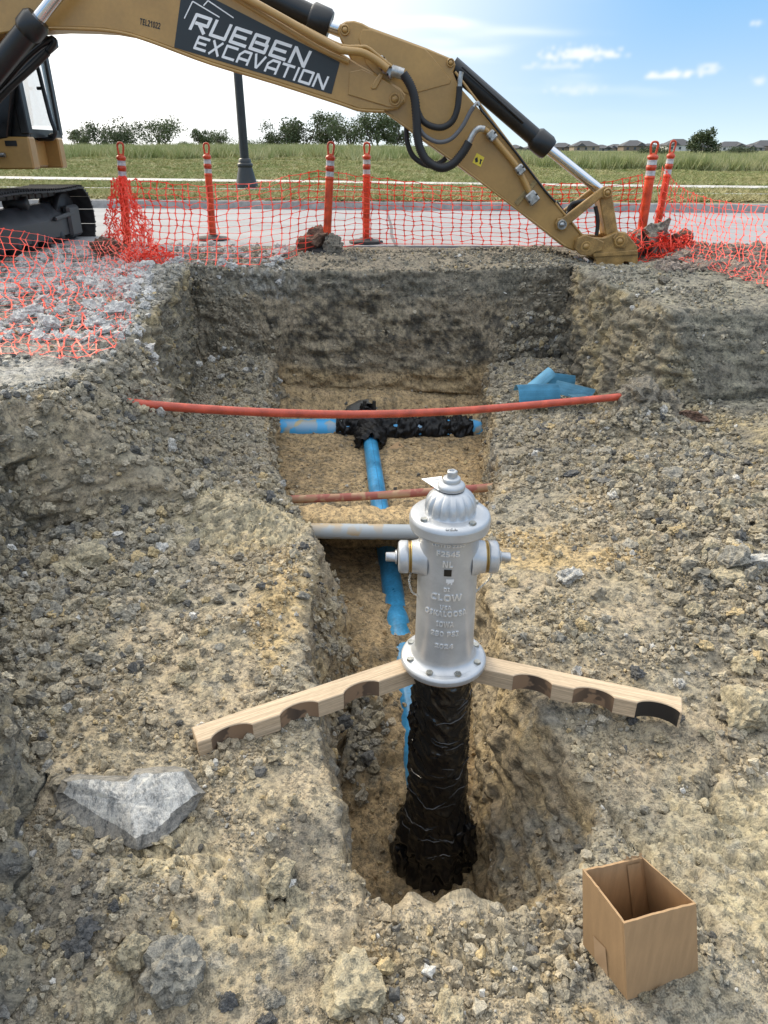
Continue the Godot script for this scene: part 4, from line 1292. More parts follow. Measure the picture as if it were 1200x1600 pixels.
	tube(st, pp([[834, 213], [838, 217], [854, 230], [858, 234]], zc), [0.09, 0.115, 0.115, 0.10], 16)
	cy = part("bucket_cylinder", st, blk, root)
	st = new_st()
	tube(st, pp([[856, 232], [938, 298]], zc), 0.05, 14)
	part("rod", st, chrome, cy)
	st = new_st()
	tube(st, pp([[722, 104, D0 + 0.07], [818, 192, D0 + 0.09]], zc), 0.013, 6)
	part("cylinder_pipe", st, blk, cy)
	# linkage
	for k in 2:
		var z := D0 - 0.0 + k * 0.30
		st = new_st()
		prism(st, pl([[868, 349], [871, 342], [880, 340], [937, 296], [945, 291], [954, 292], [958, 299], [956, 308], [948, 311], [940, 309], [888, 352], [885, 359], [877, 362], [870, 358]], D0), -z - 0.045, -z, Transform3D.IDENTITY, 0.008)
		part("link", st, worn, root)
	st = new_st()
	prism(st, pl([[934, 300], [948, 292], [956, 300], [966, 366], [978, 378], [968, 388], [956, 380], [946, 366]], D0 + 0.07), -D0 - 0.30, -D0 - 0.06, Transform3D.IDENTITY, 0.01)
	part("coupler_link", st, worn, root)
	# coupler
	st = new_st()
	var cpl := [[898, 388], [900, 376], [908, 370], [922, 371], [944, 372], [966, 362], [978, 363], [988, 375], [996, 385], [997, 398], [997, 414], [990, 419], [984, 414], [983, 410], [976, 409], [971, 417], [943, 418], [934, 424], [926, 417], [931, 408], [927, 400], [906, 397]]
	prism(st, pl(cpl, D0 - 0.02), -D0 - 0.06, -D0 + 0.02, Transform3D.IDENTITY, 0.008)
	prism(st, pl(cpl, D0 + 0.03), -D0 - 0.42, -D0 - 0.33, Transform3D.IDENTITY, 0.008)
	prism(st, pl([[925, 388], [990, 392], [994, 408], [945, 414], [930, 405]], D0 + 0.02), -D0 - 0.34, -D0 - 0.05, Transform3D.IDENTITY, 0.006)
	var coup := part("quick_coupler", st, worn, root)
	st = new_st()
	prism(st, pl([[902, 372], [914, 367], [934, 373], [944, 378], [942, 391], [930, 394], [922, 400], [907, 398], [899, 390]], D0 - 0.04), -D0 + 0.018, -D0 + 0.045, Transform3D.IDENTITY, 0.007)
	prism(st, pl([[958, 372], [966, 362], [978, 364], [982, 378], [976, 388], [962, 387]], D0 - 0.04), -D0 + 0.018, -D0 + 0.04, Transform3D.IDENTITY, 0.007)
	prism(st, pl([[926, 396], [996, 391], [997, 398], [928, 402]], D0 - 0.035), -D0 + 0.018, -D0 + 0.034, Transform3D.IDENTITY, 0.005)
	part("cheek_plate", st, worn, coup)
	st = new_st()
	prism(st, pl([[902, 417], [914, 414], [919, 405], [926, 406], [930, 414], [920, 421], [908, 421]], D0 + 0.1), -D0 - 0.28, -D0 - 0.08, Transform3D.IDENTITY, 0.008)
	prism(st, pl([[900, 404], [908, 403], [916, 409], [912, 411]], D0 + 0.1), -D0 - 0.24, -D0 - 0.1, Transform3D.IDENTITY, 0.004)
	part("hook", st, zinc, coup)
	# hoses
	for q in [[[[630, 115], [641, 133], [648, 155], [651, 188], [652, 212], [657, 234], [668, 252], [688, 262], [706, 257], [722, 240], [733, 222]], 0.042, 7.70, 1], [[[652, 172], [660, 188], [674, 197], [691, 199], [706, 190], [714, 172], [717, 150], [718, 135]], 0.03, 7.76, 1], [[[650, 188], [660, 208], [675, 219], [690, 222], [706, 216], [722, 198], [734, 176], [740, 167]], 0.021, 7.74, 0], [[[635, 198], [636, 220], [644, 242], [658, 254], [672, 259], [688, 254], [697, 247]], 0.026, 7.98, 0], [[[888, 330], [892, 320], [902, 316], [916, 314]], 0.022, 7.95, 0], [[[886, 335], [896, 322], [908, 319], [920, 318]], 0.022, 8.0, 0], [[[930, 322], [934, 345], [932, 368]], 0.02, 7.95, 0], [[[868, 316], [876, 328], [882, 336]], 0.026, 7.98, 0]]:
		st = new_st()
		var path := smooth_path(pp(q[0], q[2]), 14 if q[3] else 6)
		var rad := []
		for i in path.size(): rad.append(q[1] * ((1.0 + 0.10 * (1 if i % 2 else -1)) if q[3] else 1.0))
		tube(st, path, rad, 10)
		part("hose", st, rub if q[1] != 0.021 else mat("hose_grey", lin(0.11, 0.11, 0.115), 0.5), root)
	for q in [[[[733, 222], [740, 208], [748, 201], [757, 202]], 0.03, 7.74], [[[718, 135], [719, 122], [721, 112]], 0.024, 7.8], [[[740, 167], [746, 160], [748, 165]], 0.016, 7.82], [[[612, 110], [630, 116]], 0.05, 7.72]]:
		st = new_st()
		tube(st, smooth_path(pp(q[0], q[2]), 4), q[1], 10)
		part("hose_fitting", st, zinc, root)
	# hard pipes
	for q in [[[[757, 202], [766, 210], [785, 232], [806, 258], [818, 280], [828, 302]], 0.03, 7.86], [[[350, -22], [430, 22], [520, 72], [540, 79], [565, 82], [585, 92], [606, 108]], 0.034, 7.74], [[[470, 40], [530, 70], [560, 73], [575, 75], [598, 93], [612, 104]], 0.016, 7.76], [[[340, -20], [420, 28], [500, 76], [545, 97]], 0.022, 7.80]]:
		st = new_st()
		tube(st, smooth_path(pp(q[0], q[2]), 5), q[1], 9)
		part("hydraulic_pipe", st, yel, root)
	st = new_st()
	tube(st, smooth_path(pp([[748, 163], [752, 172], [760, 182], [790, 218], [812, 246], [850, 296], [868, 316]], 7.86), 4), 0.012, 6)
	part("hydraulic_pipe", st, blk, root)
	for q in [[768, 212, 0.09], [812, 265, 0.09], [831, 309, 0.12], [601, 104, 0.10], [610, 112, 0.10], [596, 96, 0.08]]:
		st = new_st()
		var c := at_d(q[0], q[1], 7.84)
		box(st, Transform3D(Basis(Vector3(0, 0, 1), -0.85), c), Vector3(q[2], q[2] * 0.9, 0.11), 0.012)
		var cl := part("pipe_clamp", st, zinc, root)
		st = new_st()
		for e in [[-0.28, -0.28], [0.28, 0.28]]:
			lathe(st, [[0.0, 0.0], [0.011, 0.0], [0.011, 0.0], [0.011, 0.012], [0.0, 0.012]], Transform3D(Basis(Vector3.RIGHT, PI / 2), c + Vector3(e[0] * q[2], e[1] * q[2], 0.056)), 6)
		part("bolt", st, stl, cl)
	# boom cylinders
	for k in 2:
		st = new_st()
		var z := 7.70 + k * 0.72
		tube(st, pp([[-110, 235], [44, 48]], z), 0.10, 16)
		tube(st, pp([[40, 53], [44, 48], [56, 33], [60, 28]], z), [0.10, 0.125, 0.125, 0.10], 16)
		cy = part("boom_cylinder", st, blk, root)
		st = new_st()
		tube(st, pp([[56, 33], [118, -42]], z), 0.058, 14)
		part("rod", st, chrome, cy)
	st = new_st()
	tube(st, smooth_path(pp([[-60, 214], [-10, 150], [40, 92], [78, 62], [84, 68], [74, 82]], 7.95), 4), 0.03, 8)
	tube(st, smooth_path(pp([[-60, 228], [0, 152], [50, 105], [74, 82]], 7.9), 4), 0.035, 8)
	part("guard_rail", st, blk, root)
	st = new_st()
	prism(st, pl([[-140, 240], [-60, 110], [0, 70], [60, 50], [84, 60], [86, 72], [40, 112], [18, 130], [10, 215], [-140, 245]], 8.2), -8.3, -8.21, Transform3D.IDENTITY, 0.01)
	part("side_cover", st, blk, root)
	# upper structure
	st = new_st()
	box(st, Transform3D(Basis(), Vector3(-5.45, 0.975, -7.95)), Vector3(2.6, 0.29, 2.4), 0.02)
	var plat := part("platform", st, yel, root)
	st = new_st()
	box(st, Transform3D(Basis(), Vector3(-3.90, 0.975, -8.30)), Vector3(0.52, 0.30, 0.16), 0.015)
	box(st, Transform3D(Basis(), Vector3(-3.96, 0.975, -8.66)), Vector3(0.38, 0.27, 0.5), 0.015)
	box(st, Transform3D(Basis(), Vector3(-3.86, 0.975, -8.98)), Vector3(0.48, 0.30, 0.14), 0.015)
	part("cab_mount", st, yel, plat)
	st = new_st()
	box(st, Transform3D(Basis(), at_d(17, 224, 8.215)), Vector3(0.12, 0.05, 0.012), 0.003)
	part("vent_slot", st, blk, plat)
	st = new_st()
	tube(st, pp([[-10, 243], [8, 242]], 8.18), 0.022, 8)
	part("step_bar", st, zinc, plat)
	st = new_st()
	lathe(st, [[0.0, 0.5], [0.62, 0.5], [0.62, 0.5], [0.62, 0.84], [0.0, 0.84]], Transform3D(Basis(), Vector3(-5.2, 0, -8.05)), 32)
	part("swing_ring", st, stl, root)
	st = new_st()
	box(st, Transform3D(Basis(), Vector3(-6.3, 1.72, -7.95)), Vector3(1.5, 1.2, 2.4), 0.06)
	part("engine_house", st, yel, root)
	st = new_st()
	box(st, Transform3D(Basis(), Vector3(-7.25, 1.5, -7.95)), Vector3(0.45, 1.0, 2.5), 0.08)
	part("counterweight", st, blk, root)
	# cab: side wall with window, sloping front glass, roof
	var f0 := at_d(45, 213, 8.32)
	var f1 := at_d(26, 122, 8.32)
	var hh := f1.y
	var top_y := 2.75
	var tx := lerpf(f0.x, f1.x, (top_y - f0.y) / (hh - f0.y))
	st = new_st()
	prism(st, PackedVector2Array([Vector2(f0.x, 1.12), Vector2(tx, top_y), Vector2(-5.5, top_y), Vector2(-5.5, 1.12)]), -8.36, -8.32, Transform3D.IDENTITY, 0.01)
	prism(st, PackedVector2Array([Vector2(f0.x, 1.12), Vector2(f0.x + 0.0, 1.2), Vector2(-5.5, 1.2), Vector2(-5.5, 1.12)]), -9.2, -8.36, Transform3D.IDENTITY, 0.01)
	prism(st, PackedVector2Array([Vector2(tx, top_y), Vector2(tx - 0.02, top_y + 0.1), Vector2(-5.5, top_y + 0.1), Vector2(-5.5, top_y)]), -9.22, -8.3, Transform3D.IDENTITY, 0.02)
	prism(st, PackedVector2Array([Vector2(-5.5, 1.12), Vector2(-5.5, top_y), Vector2(-5.46, top_y), Vector2(-5.46, 1.12)]), -9.2, -8.36, Transform3D.IDENTITY, 0.005)
	bar(st, Vector3(f0.x - 0.03, 1.15, -9.17), Vector3(tx - 0.03, top_y, -9.17), 0.07, 0.09, Vector3.BACK, 0.01)
	bar(st, Vector3(f0.x - 0.03, 1.15, -8.36), Vector3(tx - 0.03, top_y, -8.36), 0.09, 0.11, Vector3.BACK, 0.01)
	bar(st, Vector3(-4.7, 1.15, -9.17), Vector3(-4.7, top_y, -9.17), 0.06, 0.1, Vector3.BACK, 0.01)
	var cab := part("cab", st, blk, root)
	var glass := mat("cab_glass", lin(0.55, 0.68, 0.72), 0.03)
	glass.transparency = BaseMaterial3D.TRANSPARENCY_ALPHA
	glass.albedo_color.a = 0.30
	st = new_st(true)
	quad(st, Vector3(f0.x - 0.02, 1.2, -8.42), Vector3(tx - 0.02, top_y, -8.42), Vector3(tx - 0.02, top_y, -9.14), Vector3(f0.x - 0.02, 1.2, -9.14))
	part("windscreen", st, glass, cab)
	st = new_st()
	tube(st, [Vector3(lerpf(f0.x, tx, 0.62) - 0.01, lerpf(1.12, top_y, 0.62), -8.4), Vector3(lerpf(f0.x, tx, 0.6) - 0.01, lerpf(1.12, top_y, 0.6), -9.14)], 0.012, 6)
	part("screen_rail", st, zinc, cab)
	st = new_st(true)
	quad(st, Vector3(-4.68, 1.25, -9.2), Vector3(-4.68, top_y, -9.2), Vector3(tx - 0.1, top_y, -9.2), Vector3(f0.x - 0.1, 1.25, -9.2))
	part("door_window", st, glass, cab)
	st = new_st()
	tube(st, smooth_path(pp([[52, 88], [60, 110], [70, 150], [79, 185], [86, 205], [84, 214], [78, 217], [58, 217]], 8.75), 4), 0.022, 8)
	tube(st, pp([[58, 138], [66, 138]], 8.75), 0.018, 6)
	tube(st, pp([[76, 213], [86, 210]], 8.75), 0.02, 6)
	part("mirror_rail", st, blk, cab)
	# tracks
	for k in 2:
		var cx := -4.07 - 2.15 * k
		track(root, cx, stl)
func track(root: Node3D, cx: float, stl: Material) -> void:
	var ya := -0.12
	var yb := 0.62
	var r := (yb - ya) * 0.5 - 0.03
	var ym := (ya + yb) * 0.5
	var za := -6.05
	var zb := -10.0
	var fr := mat("frame_grey", lin(0.06, 0.062, 0.066), 0.55, 0.1, 1.0, 1.5)
	var st := new_st()
	# frame: a long box with a sloping shoulder
	prism(st, PackedVector2Array([Vector2(-0.17, ym - 0.17), Vector2(-0.17, ym + 0.13), Vector2(-0.08, ym + 0.19), Vector2(0.03, ym + 0.19), Vector2(0.18, ym + 0.02), Vector2(0.18, ym - 0.17)]), za - 0.3, zb + 0.5, Transform3D(Basis(), Vector3(cx, 0, 0)), 0.012)
	var frame := part("track_frame", st, fr, root)
	st = new_st()
	box(st, Transform3D(Basis(), Vector3(cx + 0.17, ym - 0.03, zb + 0.42)), Vector3(0.10, 0.36, 0.34), 0.03)
	part("idler_guard", st, fr, frame)
	st = new_st()
	bar(st, Vector3(cx + 0.2, ym + 0.03, zb + 1.0), Vector3(cx + 0.2, ym + 0.06, zb + 0.45), 0.05, 0.05, Vector3.UP, 0.012)
	part("idler_strut", st, fr, frame)
	for z in [za - 0.45, zb + 0.42]:
		st = new_st()
		lathe(st, [[0.0, -0.12], [0.28, -0.12], [0.28, -0.12], [0.30, -0.1], [0.30, -0.05], [0.26, -0.05], [0.26, 0.05], [0.30, 0.05], [0.30, 0.1], [0.28, 0.12], [0.28, 0.12], [0.12, 0.12], [0.1, 0.16], [0.0, 0.16]], Transform3D(Basis(Vector3.BACK, -PI / 2), Vector3(cx, ym, z)), 24)
		part("idler_wheel", st, stl, root)
	for k in 7:
		st = new_st()
		lathe(st, [[0.0, -0.16], [0.09, -0.16], [0.09, -0.16], [0.11, -0.14], [0.11, -0.06], [0.075, -0.05], [0.075, 0.05], [0.11, 0.06], [0.11, 0.14], [0.09, 0.16], [0.09, 0.16], [0.05, 0.19], [0.0, 0.19]], Transform3D(Basis(Vector3.BACK, -PI / 2), Vector3(cx, ya + 0.19, za - 0.85 - 0.38 * k)), 16)
		part("roller", st, stl, root)
	for z in [za - 1.3, za - 2.5]:
		st = new_st()
		lathe(st, [[0.0, -0.12], [0.07, -0.12], [0.07, 0.12], [0.0, 0.12]], Transform3D(Basis(Vector3.BACK, -PI / 2), Vector3(cx, yb - 0.14, z)), 14)
		part("carrier_roller", st, stl, root)
	# shoes all the way round
	st = new_st()
	box(st, Transform3D(Basis(), Vector3(0, 0, 0)), Vector3(0.6, 0.022, 0.170), 0.004)
	for e in [-0.062, 0.0, 0.062]:
		box(st, Transform3D(Basis(), Vector3(0, 0.022, e)), Vector3(0.6, 0.026, 0.014), 0.004)
	box(st, Transform3D(Basis(), Vector3(-0.06, -0.04, 0)), Vector3(0.03, 0.07, 0.15), 0.01)
	box(st, Transform3D(Basis(), Vector3(0.06, -0.04, 0)), Vector3(0.03, 0.07, 0.15), 0.01)
	var shoe := commit(st)
	var straight := (za - r) - (zb + r)
	var len := 2.0 * straight + TAU * r
	var n := int(len / 0.172)
	for k in n:
		var s := len * k / n
		var p := Vector3.ZERO
		var up := 0.0
		if s < straight:
			p = Vector3(cx, yb - 0.03, za - r - s)
		elif s < straight + PI * r:
			var a := (s - straight) / r
			p = Vector3(cx, ym + r * cos(a), zb + r - r * sin(a))
			up = a
		elif s < 2.0 * straight + PI * r:
			p = Vector3(cx, ya + 0.03, zb + r + (s - straight - PI * r))
			up = PI
		else:
			var a := (s - 2.0 * straight - PI * r) / r
			p = Vector3(cx, ym - r * cos(a), za - r + r * sin(a))
			up = PI + a
		if up == 0.0: p.y -= 0.02 * sin(PI * clampf(s / straight, 0, 1) * 3.0) * 0.6
		var o := obj("track_shoe", shoe, stl, root)
		o.transform = Transform3D(Basis(Vector3.RIGHT, -up), p - root.position)

# ------------------------------------------------------------------ hydrant
func build_hydrant() -> void:
	var ax := at_d(693, 1020, 1.956).x
	var az := -1.956
	var T := Transform3D(Basis(), Vector3(ax, 0, az))
	var root := thing("fire_hydrant", "silver painted fire hydrant standing in the trench on a black wrapped riser", "fire hydrant", Vector3(ax, -1.62, az))
	var sil := mat("silver_paint", lin(0.54, 0.555, 0.575), 0.34, 0.4, 0.3, 2.5)
	var bolt_m := mat("bolt_zinc", lin(0.50, 0.50, 0.46), 0.38, 0.7, 1.0, 5.0)
	var brass := mat("brass", lin(0.42, 0.29, 0.11), 0.4, 0.8)
	var st := new_st()
	lathe(st, [[0.095, -0.535], [0.135, -0.537], [0.143, -0.541], [0.146, -0.548], [0.146, -0.548], [0.146, -0.560], [0.143, -0.566], [0.143, -0.566], [0.0, -0.568]], T, 56)
	var bf := part("ground_flange", st, sil, root)
	st = new_st()
	lathe(st, [[0.0, -0.568], [0.138, -0.568], [0.138, -0.568], [0.138, -0.572], [0.0, -0.572]], T, 40)
	part("gasket", st, mat("gasket", lin(0.40, 0.21, 0.10), 0.8), bf)
	st = new_st()
	lathe(st, [[0.125, -0.536], [0.114, -0.532], [0.104, -0.522], [0.100, -0.505], [0.0985, -0.45], [0.0965, -0.30], [0.0955, -0.16], [0.0955, -0.06], [0.098, -0.045]], T, 56)
	var barrel := part("barrel", st, sil, root)
	st = new_st()
	lathe(st, [[0.095, -0.048], [0.116, -0.047], [0.122, -0.043], [0.125, -0.036], [0.125, -0.036], [0.1265, -0.010], [0.1265, -0.010], [0.124, 0.000], [0.118, 0.006], [0.10, 0.008], [0.078, 0.009]], T, 56)
	var top := part("bonnet_flange", st, sil, root)
	st = new_st()
	lathe(st, [[0.082, 0.007], [0.0775, 0.012], [0.0765, 0.024], [0.0755, 0.034], [0.072, 0.050], [0.065, 0.064], [0.054, 0.076], [0.044, 0.082], [0.03, 0.085]], T, 96, func(a: float, y: float) -> float: return (0.0036 * (1.0 if fposmod(a * 16.0 / TAU + 0.5, 1.0) > 0.18 else -1.0)) * smoothstep(0.016, 0.026, y) * smoothstep(0.082, 0.06, y))
	part("ribbed_bonnet", st, sil, root)
	st = new_st()
	lathe(st, [[0.0, 0.080], [0.040, 0.080], [0.040, 0.088], [0.0, 0.088]], T, 32)
	part("seal_gap", st, mat("seal", lin(0.01, 0.01, 0.01), 0.6), root)
	st = new_st()
	lathe(st, [[0.0, 0.086], [0.041, 0.086], [0.0425, 0.089], [0.0425, 0.096], [0.040, 0.102], [0.033, 0.107], [0.0275, 0.109], [0.0275, 0.109], [0.0270, 0.120], [0.025, 0.123], [0.014, 0.124]], T, 40)
	var cap := part("weather_cap", st, sil, root)
	st = new_st()
	lathe(st, [[0.0175, 0.122], [0.0168, 0.142], [0.0168, 0.142], [0.0150, 0.145], [0.010, 0.145], [0.010, 0.145], [0.009, 0.136], [0.0, 0.136]], T.rotated_local(Vector3.UP, 0.3), 5)
	part("operating_nut", st, sil, cap)
	for k in 8:
		st = new_st(true)
		var a := TAU * k / 8.0 + 0.32
		var bt := Transform3D(Basis(Vector3.UP, a), Vector3(ax + 0.122 * sin(a), -0.5365, az + 0.122 * cos(a)))
		lathe(st, [[0.0, 0.0], [0.0125, 0.0], [0.0125, 0.0], [0.0125, 0.006], [0.0115, 0.0085], [0.0115, 0.0085], [0.0, 0.0085]], bt, 6)
		part("flange_bolt", st, bolt_m, bf)
		if k % 2 == 0:
			st = new_st(true)
			bt.origin = Vector3(ax + 0.103 * sin(a + 0.3), 0.007, az + 0.103 * cos(a + 0.3))
			lathe(st, [[0.0, 0.0], [0.0115, 0.0], [0.0115, 0.0], [0.0115, 0.006], [0.0105, 0.008], [0.0105, 0.008], [0.0, 0.008]], bt, 6)
			part("bonnet_bolt", st, bolt_m, top)
	for s in [-1.0, 1.0]:
		var nt := Transform3D(Basis(Vector3.BACK, -s * PI / 2), Vector3(ax, -0.154, az))
		st = new_st()
		lathe(st, [[0.072, 0.070], [0.062, 0.086], [0.0545, 0.100], [0.052, 0.116], [0.052, 0.116], [0.045, 0.117]], nt, 32)
		var nz := part("hose_nozzle", st, sil, root)
		st = new_st()
		lathe(st, [[0.045, 0.114], [0.0515, 0.115], [0.0515, 0.119], [0.046, 0.120], [0.046, 0.122], [0.0515, 0.123], [0.0515, 0.126], [0.045, 0.127]], nt, 32)
		part("brass_ring", st, brass, nz)
		st = new_st()
		lathe(st, [[0.046, 0.126], [0.0515, 0.127], [0.053, 0.131], [0.053, 0.150], [0.050, 0.156], [0.044, 0.159], [0.024, 0.160]], nt, 48, func(a: float, y: float) -> float: return 0.0016 * (1.0 if fposmod(a * 12.0 / TAU, 1.0) > 0.8 else 0.0) if y > 0.13 and y < 0.152 else 0.0)
		var nc := part("nozzle_cap", st, sil, nz)
		st = new_st()
		lathe(st, [[0.0, 0.158], [0.026, 0.158], [0.026, 0.163], [0.0, 0.163]], nt, 24)
		part("cap_washer", st, mat("seal", Color.BLACK), nc)
		st = new_st()
		lathe(st, [[0.024, 0.163], [0.024, 0.168], [0.0165, 0.169], [0.0165, 0.169], [0.0155, 0.197], [0.0155, 0.197], [0.013, 0.199], [0.0, 0.199]], nt, 5)
		part("cap_nut", st, sil, nc)
		# chain: small links, turn about
		st = new_st()
		var cp := smooth_path([Vector3(ax + s * 0.118, -0.205, az + 0.012), Vector3(ax + s * 0.123, -0.235, az + 0.02), Vector3(ax + s * 0.113, -0.272, az + 0.025), Vector3(ax + s * 0.094, -0.288, az + 0.02)] if s < 0 else [Vector3(ax + 0.092, -0.275, az + 0.02), Vector3(ax + 0.112, -0.268, az + 0.0), Vector3(ax + 0.140, -0.242, az - 0.01), Vector3(ax + 0.145, -0.205, az)], 5)
		for i in cp.size() - 1:
			var a: Vector3 = cp[i]
			var b: Vector3 = cp[i + 1]
			var ff := ring_frame((b - a).normalized())
			var sd: Vector3 = ff[i % 2] * 0.0028
			var ex := (b - a) * 0.2
			tube(st, [a - ex, a + sd, b + sd, b + ex, b - sd, a - sd, a - ex], 0.0011, 5, false)
		part("cap_chain", st, mat("chain_zinc", lin(0.6, 0.6, 0.58), 0.3, 0.9), nc)
	# raised cast lettering on the side that faces the trench end
	for L in [["LISTED 2250", 853, 0.011, 0.100], ["F2545", 866, 0.018, 0.070], ["NL", 882, 0.020, 0.030], ["DI", 921, 0.012, 0.018], ["CLOW", 934, 0.023, 0.098], ["USA", 949, 0.013, 0.036], ["OSKALOOSA", 959, 0.019, 0.140], ["IOWA", 975, 0.019, 0.056], ["250 PSI", 990, 0.018, 0.090], ["2024", 1009, 0.017, 0.060]]:
		var yc := at_d(700, L[1], 1.862).y
		var R := lerpf(0.0985, 0.0955, clampf((yc + 0.45) / 0.29, 0, 1)) - 0.0008
		var lt := text_mapped(L[0], func(p: Vector3) -> Vector3:
			var a: float = -0.10 + (p.x - 0.5) * L[3] / R
			var rr := R + 0.0042 * p.z
			return Vector3(ax + rr * sin(a), yc + (p.y - 0.5) * L[2], az + rr * cos(a)), 0.0)
		part("lettering", lt, mat("letter_highlight", lin(0.74, 0.75, 0.76), 0.3, 0.5), barrel)  # highlights on the raised letters painted in as a paler colour
	var us := text_mapped("USA", func(p: Vector3) -> Vector3:
		var a: float = -0.05 + (p.x - 0.5) * 0.034 / 0.116
		var rr := 0.1225 - 0.010 * p.y
		return Vector3(ax + rr * sin(a), 0.0055 + 0.003 * p.z, az + rr * cos(a)), 0.0)
	part("lettering", us, sil, top)
	# foil square on the barrel and the paper tag under the cap
	st = new_st(true)
	for q in [[-0.012, 0.012, 0.0, 0.024, 0.0012]]:
		var c := at_d(707, 896, 1.858).y
		for k in 4:
			var a0: float = -0.085 + q[0] / 0.097 + 0.06 * k
			var p0 := Vector3(ax + 0.0972 * sin(a0), c - 0.012, az + 0.0972 * cos(a0))
			var p1 := Vector3(ax + 0.0972 * sin(a0 + 0.06), c - 0.012, az + 0.0972 * cos(a0 + 0.06))
			quad(st, p0, p0 + Vector3(0, 0.024, 0), p1 + Vector3(0, 0.024, 0), p1)
	part("black_plug", st, mat("plug_black", lin(0.01, 0.01, 0.01), 0.3), barrel)
	st = new_st(true)
	var fc := at_d(706, 908, 1.855)
	for k in 5:
		var a0 := -0.13 + 0.05 * k
		var hgt := [0.010, 0.016, 0.012, 0.018, 0.008][k] as float
		var pr := func(a: float, y: float) -> Vector3: return Vector3(ax + 0.0978 * sin(a), y, az + 0.0978 * cos(a))
		quad(st, pr.call(a0, fc.y + 0.004), pr.call(a0, fc.y - hgt), pr.call(a0 + 0.05, fc.y - hgt * 0.8), pr.call(a0 + 0.05, fc.y + 0.004))
	part("torn_foil", st, mat("foil", lin(0.75, 0.76, 0.78), 0.4, 0.15), barrel)
	st = new_st(true)
	var tp := pp([[658, 748, 2.02], [690, 744, 2.03], [694, 762, 1.955], [685, 766, 1.935]], 2.0)
	quad(st, tp[0], tp[1], tp[2], tp[3])
	part("paper_tag", st, mat("paper", lin(0.72, 0.74, 0.75), 0.7), root)
	st = new_st(true)
	for k in 2:
		var f := 0.22 + 0.2 * k
		var e0: Vector3 = tp[0].lerp(tp[3], f).lerp(tp[1].lerp(tp[2], f), 0.3)
		var e1: Vector3 = tp[0].lerp(tp[3], f).lerp(tp[1].lerp(tp[2], f), 0.85)
		var w: Vector3 = (tp[3] - tp[0]).normalized() * 0.003
		quad(st, e0 + Vector3(0, 0.001, 0), e1 + Vector3(0, 0.001, 0), e1 + w + Vector3(0, 0.001, 0), e0 + w + Vector3(0, 0.001, 0))
	part("tag_print", st, mat("print_grey", lin(0.25, 0.26, 0.28), 0.8), root)
	# black film wound round the riser
	st = new_st()
	var prof := []
	var y := -0.573
	while y > -1.76:
		var r := 0.098
		r += 0.006 * smoothstep(-0.8, -1.2, y) + 0.034 * smoothstep(-1.20, -1.45, y) + 0.022 * smoothstep(-1.4, -1.6, y)
		prof.append([r, y])
		y -= 0.0065
	lathe(st, prof, T, 110, wrap_wob)
	var film := mat("black_film", lin(0.006, 0.006, 0.007), 0.14)
	film.metallic_specular = 0.6
	var fp := part("plastic_wrap", st, film, root)
	fp.set_meta("label", "wrinkled shiny black plastic film wound round the hydrant riser")
	# creases of the film that stand up as thin folds round the riser
	for k in 46:
		st = new_st()
		var y0 := rng.randf_range(-1.5, -0.60)
		var a0 := rng.randf_range(-1.5, 1.2)
		var span := rng.randf_range(0.5, 1.5)
		var droop := rng.randf_range(-0.02, 0.035)
		var pts := []
		var rad := []
		for i in 15:
			var f := i / 14.0
			var a := a0 + span * f
			var yy := y0 - droop * sin(PI * f) + 0.02 * (f - 0.5) * sin(k * 1.7)
			var rr := 0.098 + 0.006 * smoothstep(-0.8, -1.2, yy) + 0.032 * smoothstep(-1.20, -1.45, yy) + wrap_wob(a, yy) + 0.0005
			pts.append(Vector3(ax + rr * sin(a), yy, az + rr * cos(a)))
			rad.append((0.0012 + 0.0034 * sin(PI * f)) * (0.6 + 0.4 * sin(k * 3.1)))
		tube(st, pts, rad, 8)
		part("film_crease", st, film, fp)
	# loose ears of film
	for e in [[0.13, -1.40, 0.06, 0.11], [-0.15, -1.52, 0.06, 0.10], [-0.108, -0.80, 0.03, 0.06], [-0.112, -0.92, 0.025, 0.05], [0.15, -1.50, 0.05, 0.09]]:
		st = new_st(true)
		var c := Vector3(ax + e[0] * 0.86, e[1], az + e[2])
		var g := ico(2)
		for t in g[0].size():
			var v: Vector3 = g[0][t]
			g[0][t] = c + v * Vector3(0.045, 0.11, 0.05) * (e[3] / 0.11) * (1.0 + 0.55 * n2.get_noise_3d(v.x * 9 + e[1] * 9, v.y * 9, v.z * 9))
		for t in g[1]: tri(st, g[0][t[0]], g[0][t[2]], g[0][t[1]])
		part("film_fold", st, film, fp)
func wrap_wob(a: float, y: float) -> float:
	var c := cos(a) * 1.0
	var s := sin(a) * 1.0
	var big := smoothstep(-1.12, -1.42, y)
	# slack film: long folds that run round and slightly up
	var u := y * 9.0 + sin(a * 2.0 + 1.0) * 0.45 + sin(a + y * 9.0) * 0.35
	var f := n2.get_noise_3d(c * 0.8, u, s * 0.8 + 5.0)
	var g := n2.get_noise_3d(c * 4.0, y * 22.0 + a, s * 4.0)
	var k := pow(1.0 - absf(f), 4.0) * 0.012 + pow(1.0 - absf(g), 4.0) * 0.0022
	k += 0.004 * n1.get_noise_3d(c * 2, y * 8, s * 2)
	k += big * (0.034 * n2.get_noise_3d(c * 1.9, y * 5.0, s * 1.9) + 0.014 * n2.get_noise_3d(c * 3.4 + 3, y * 9.0, s * 3.4))
	# tape edges
	for t in [-1.05, -0.75]:
		k += 0.003 * exp(-pow((y - t - 0.012 * sin(a)) / 0.008, 2.0))
	return k

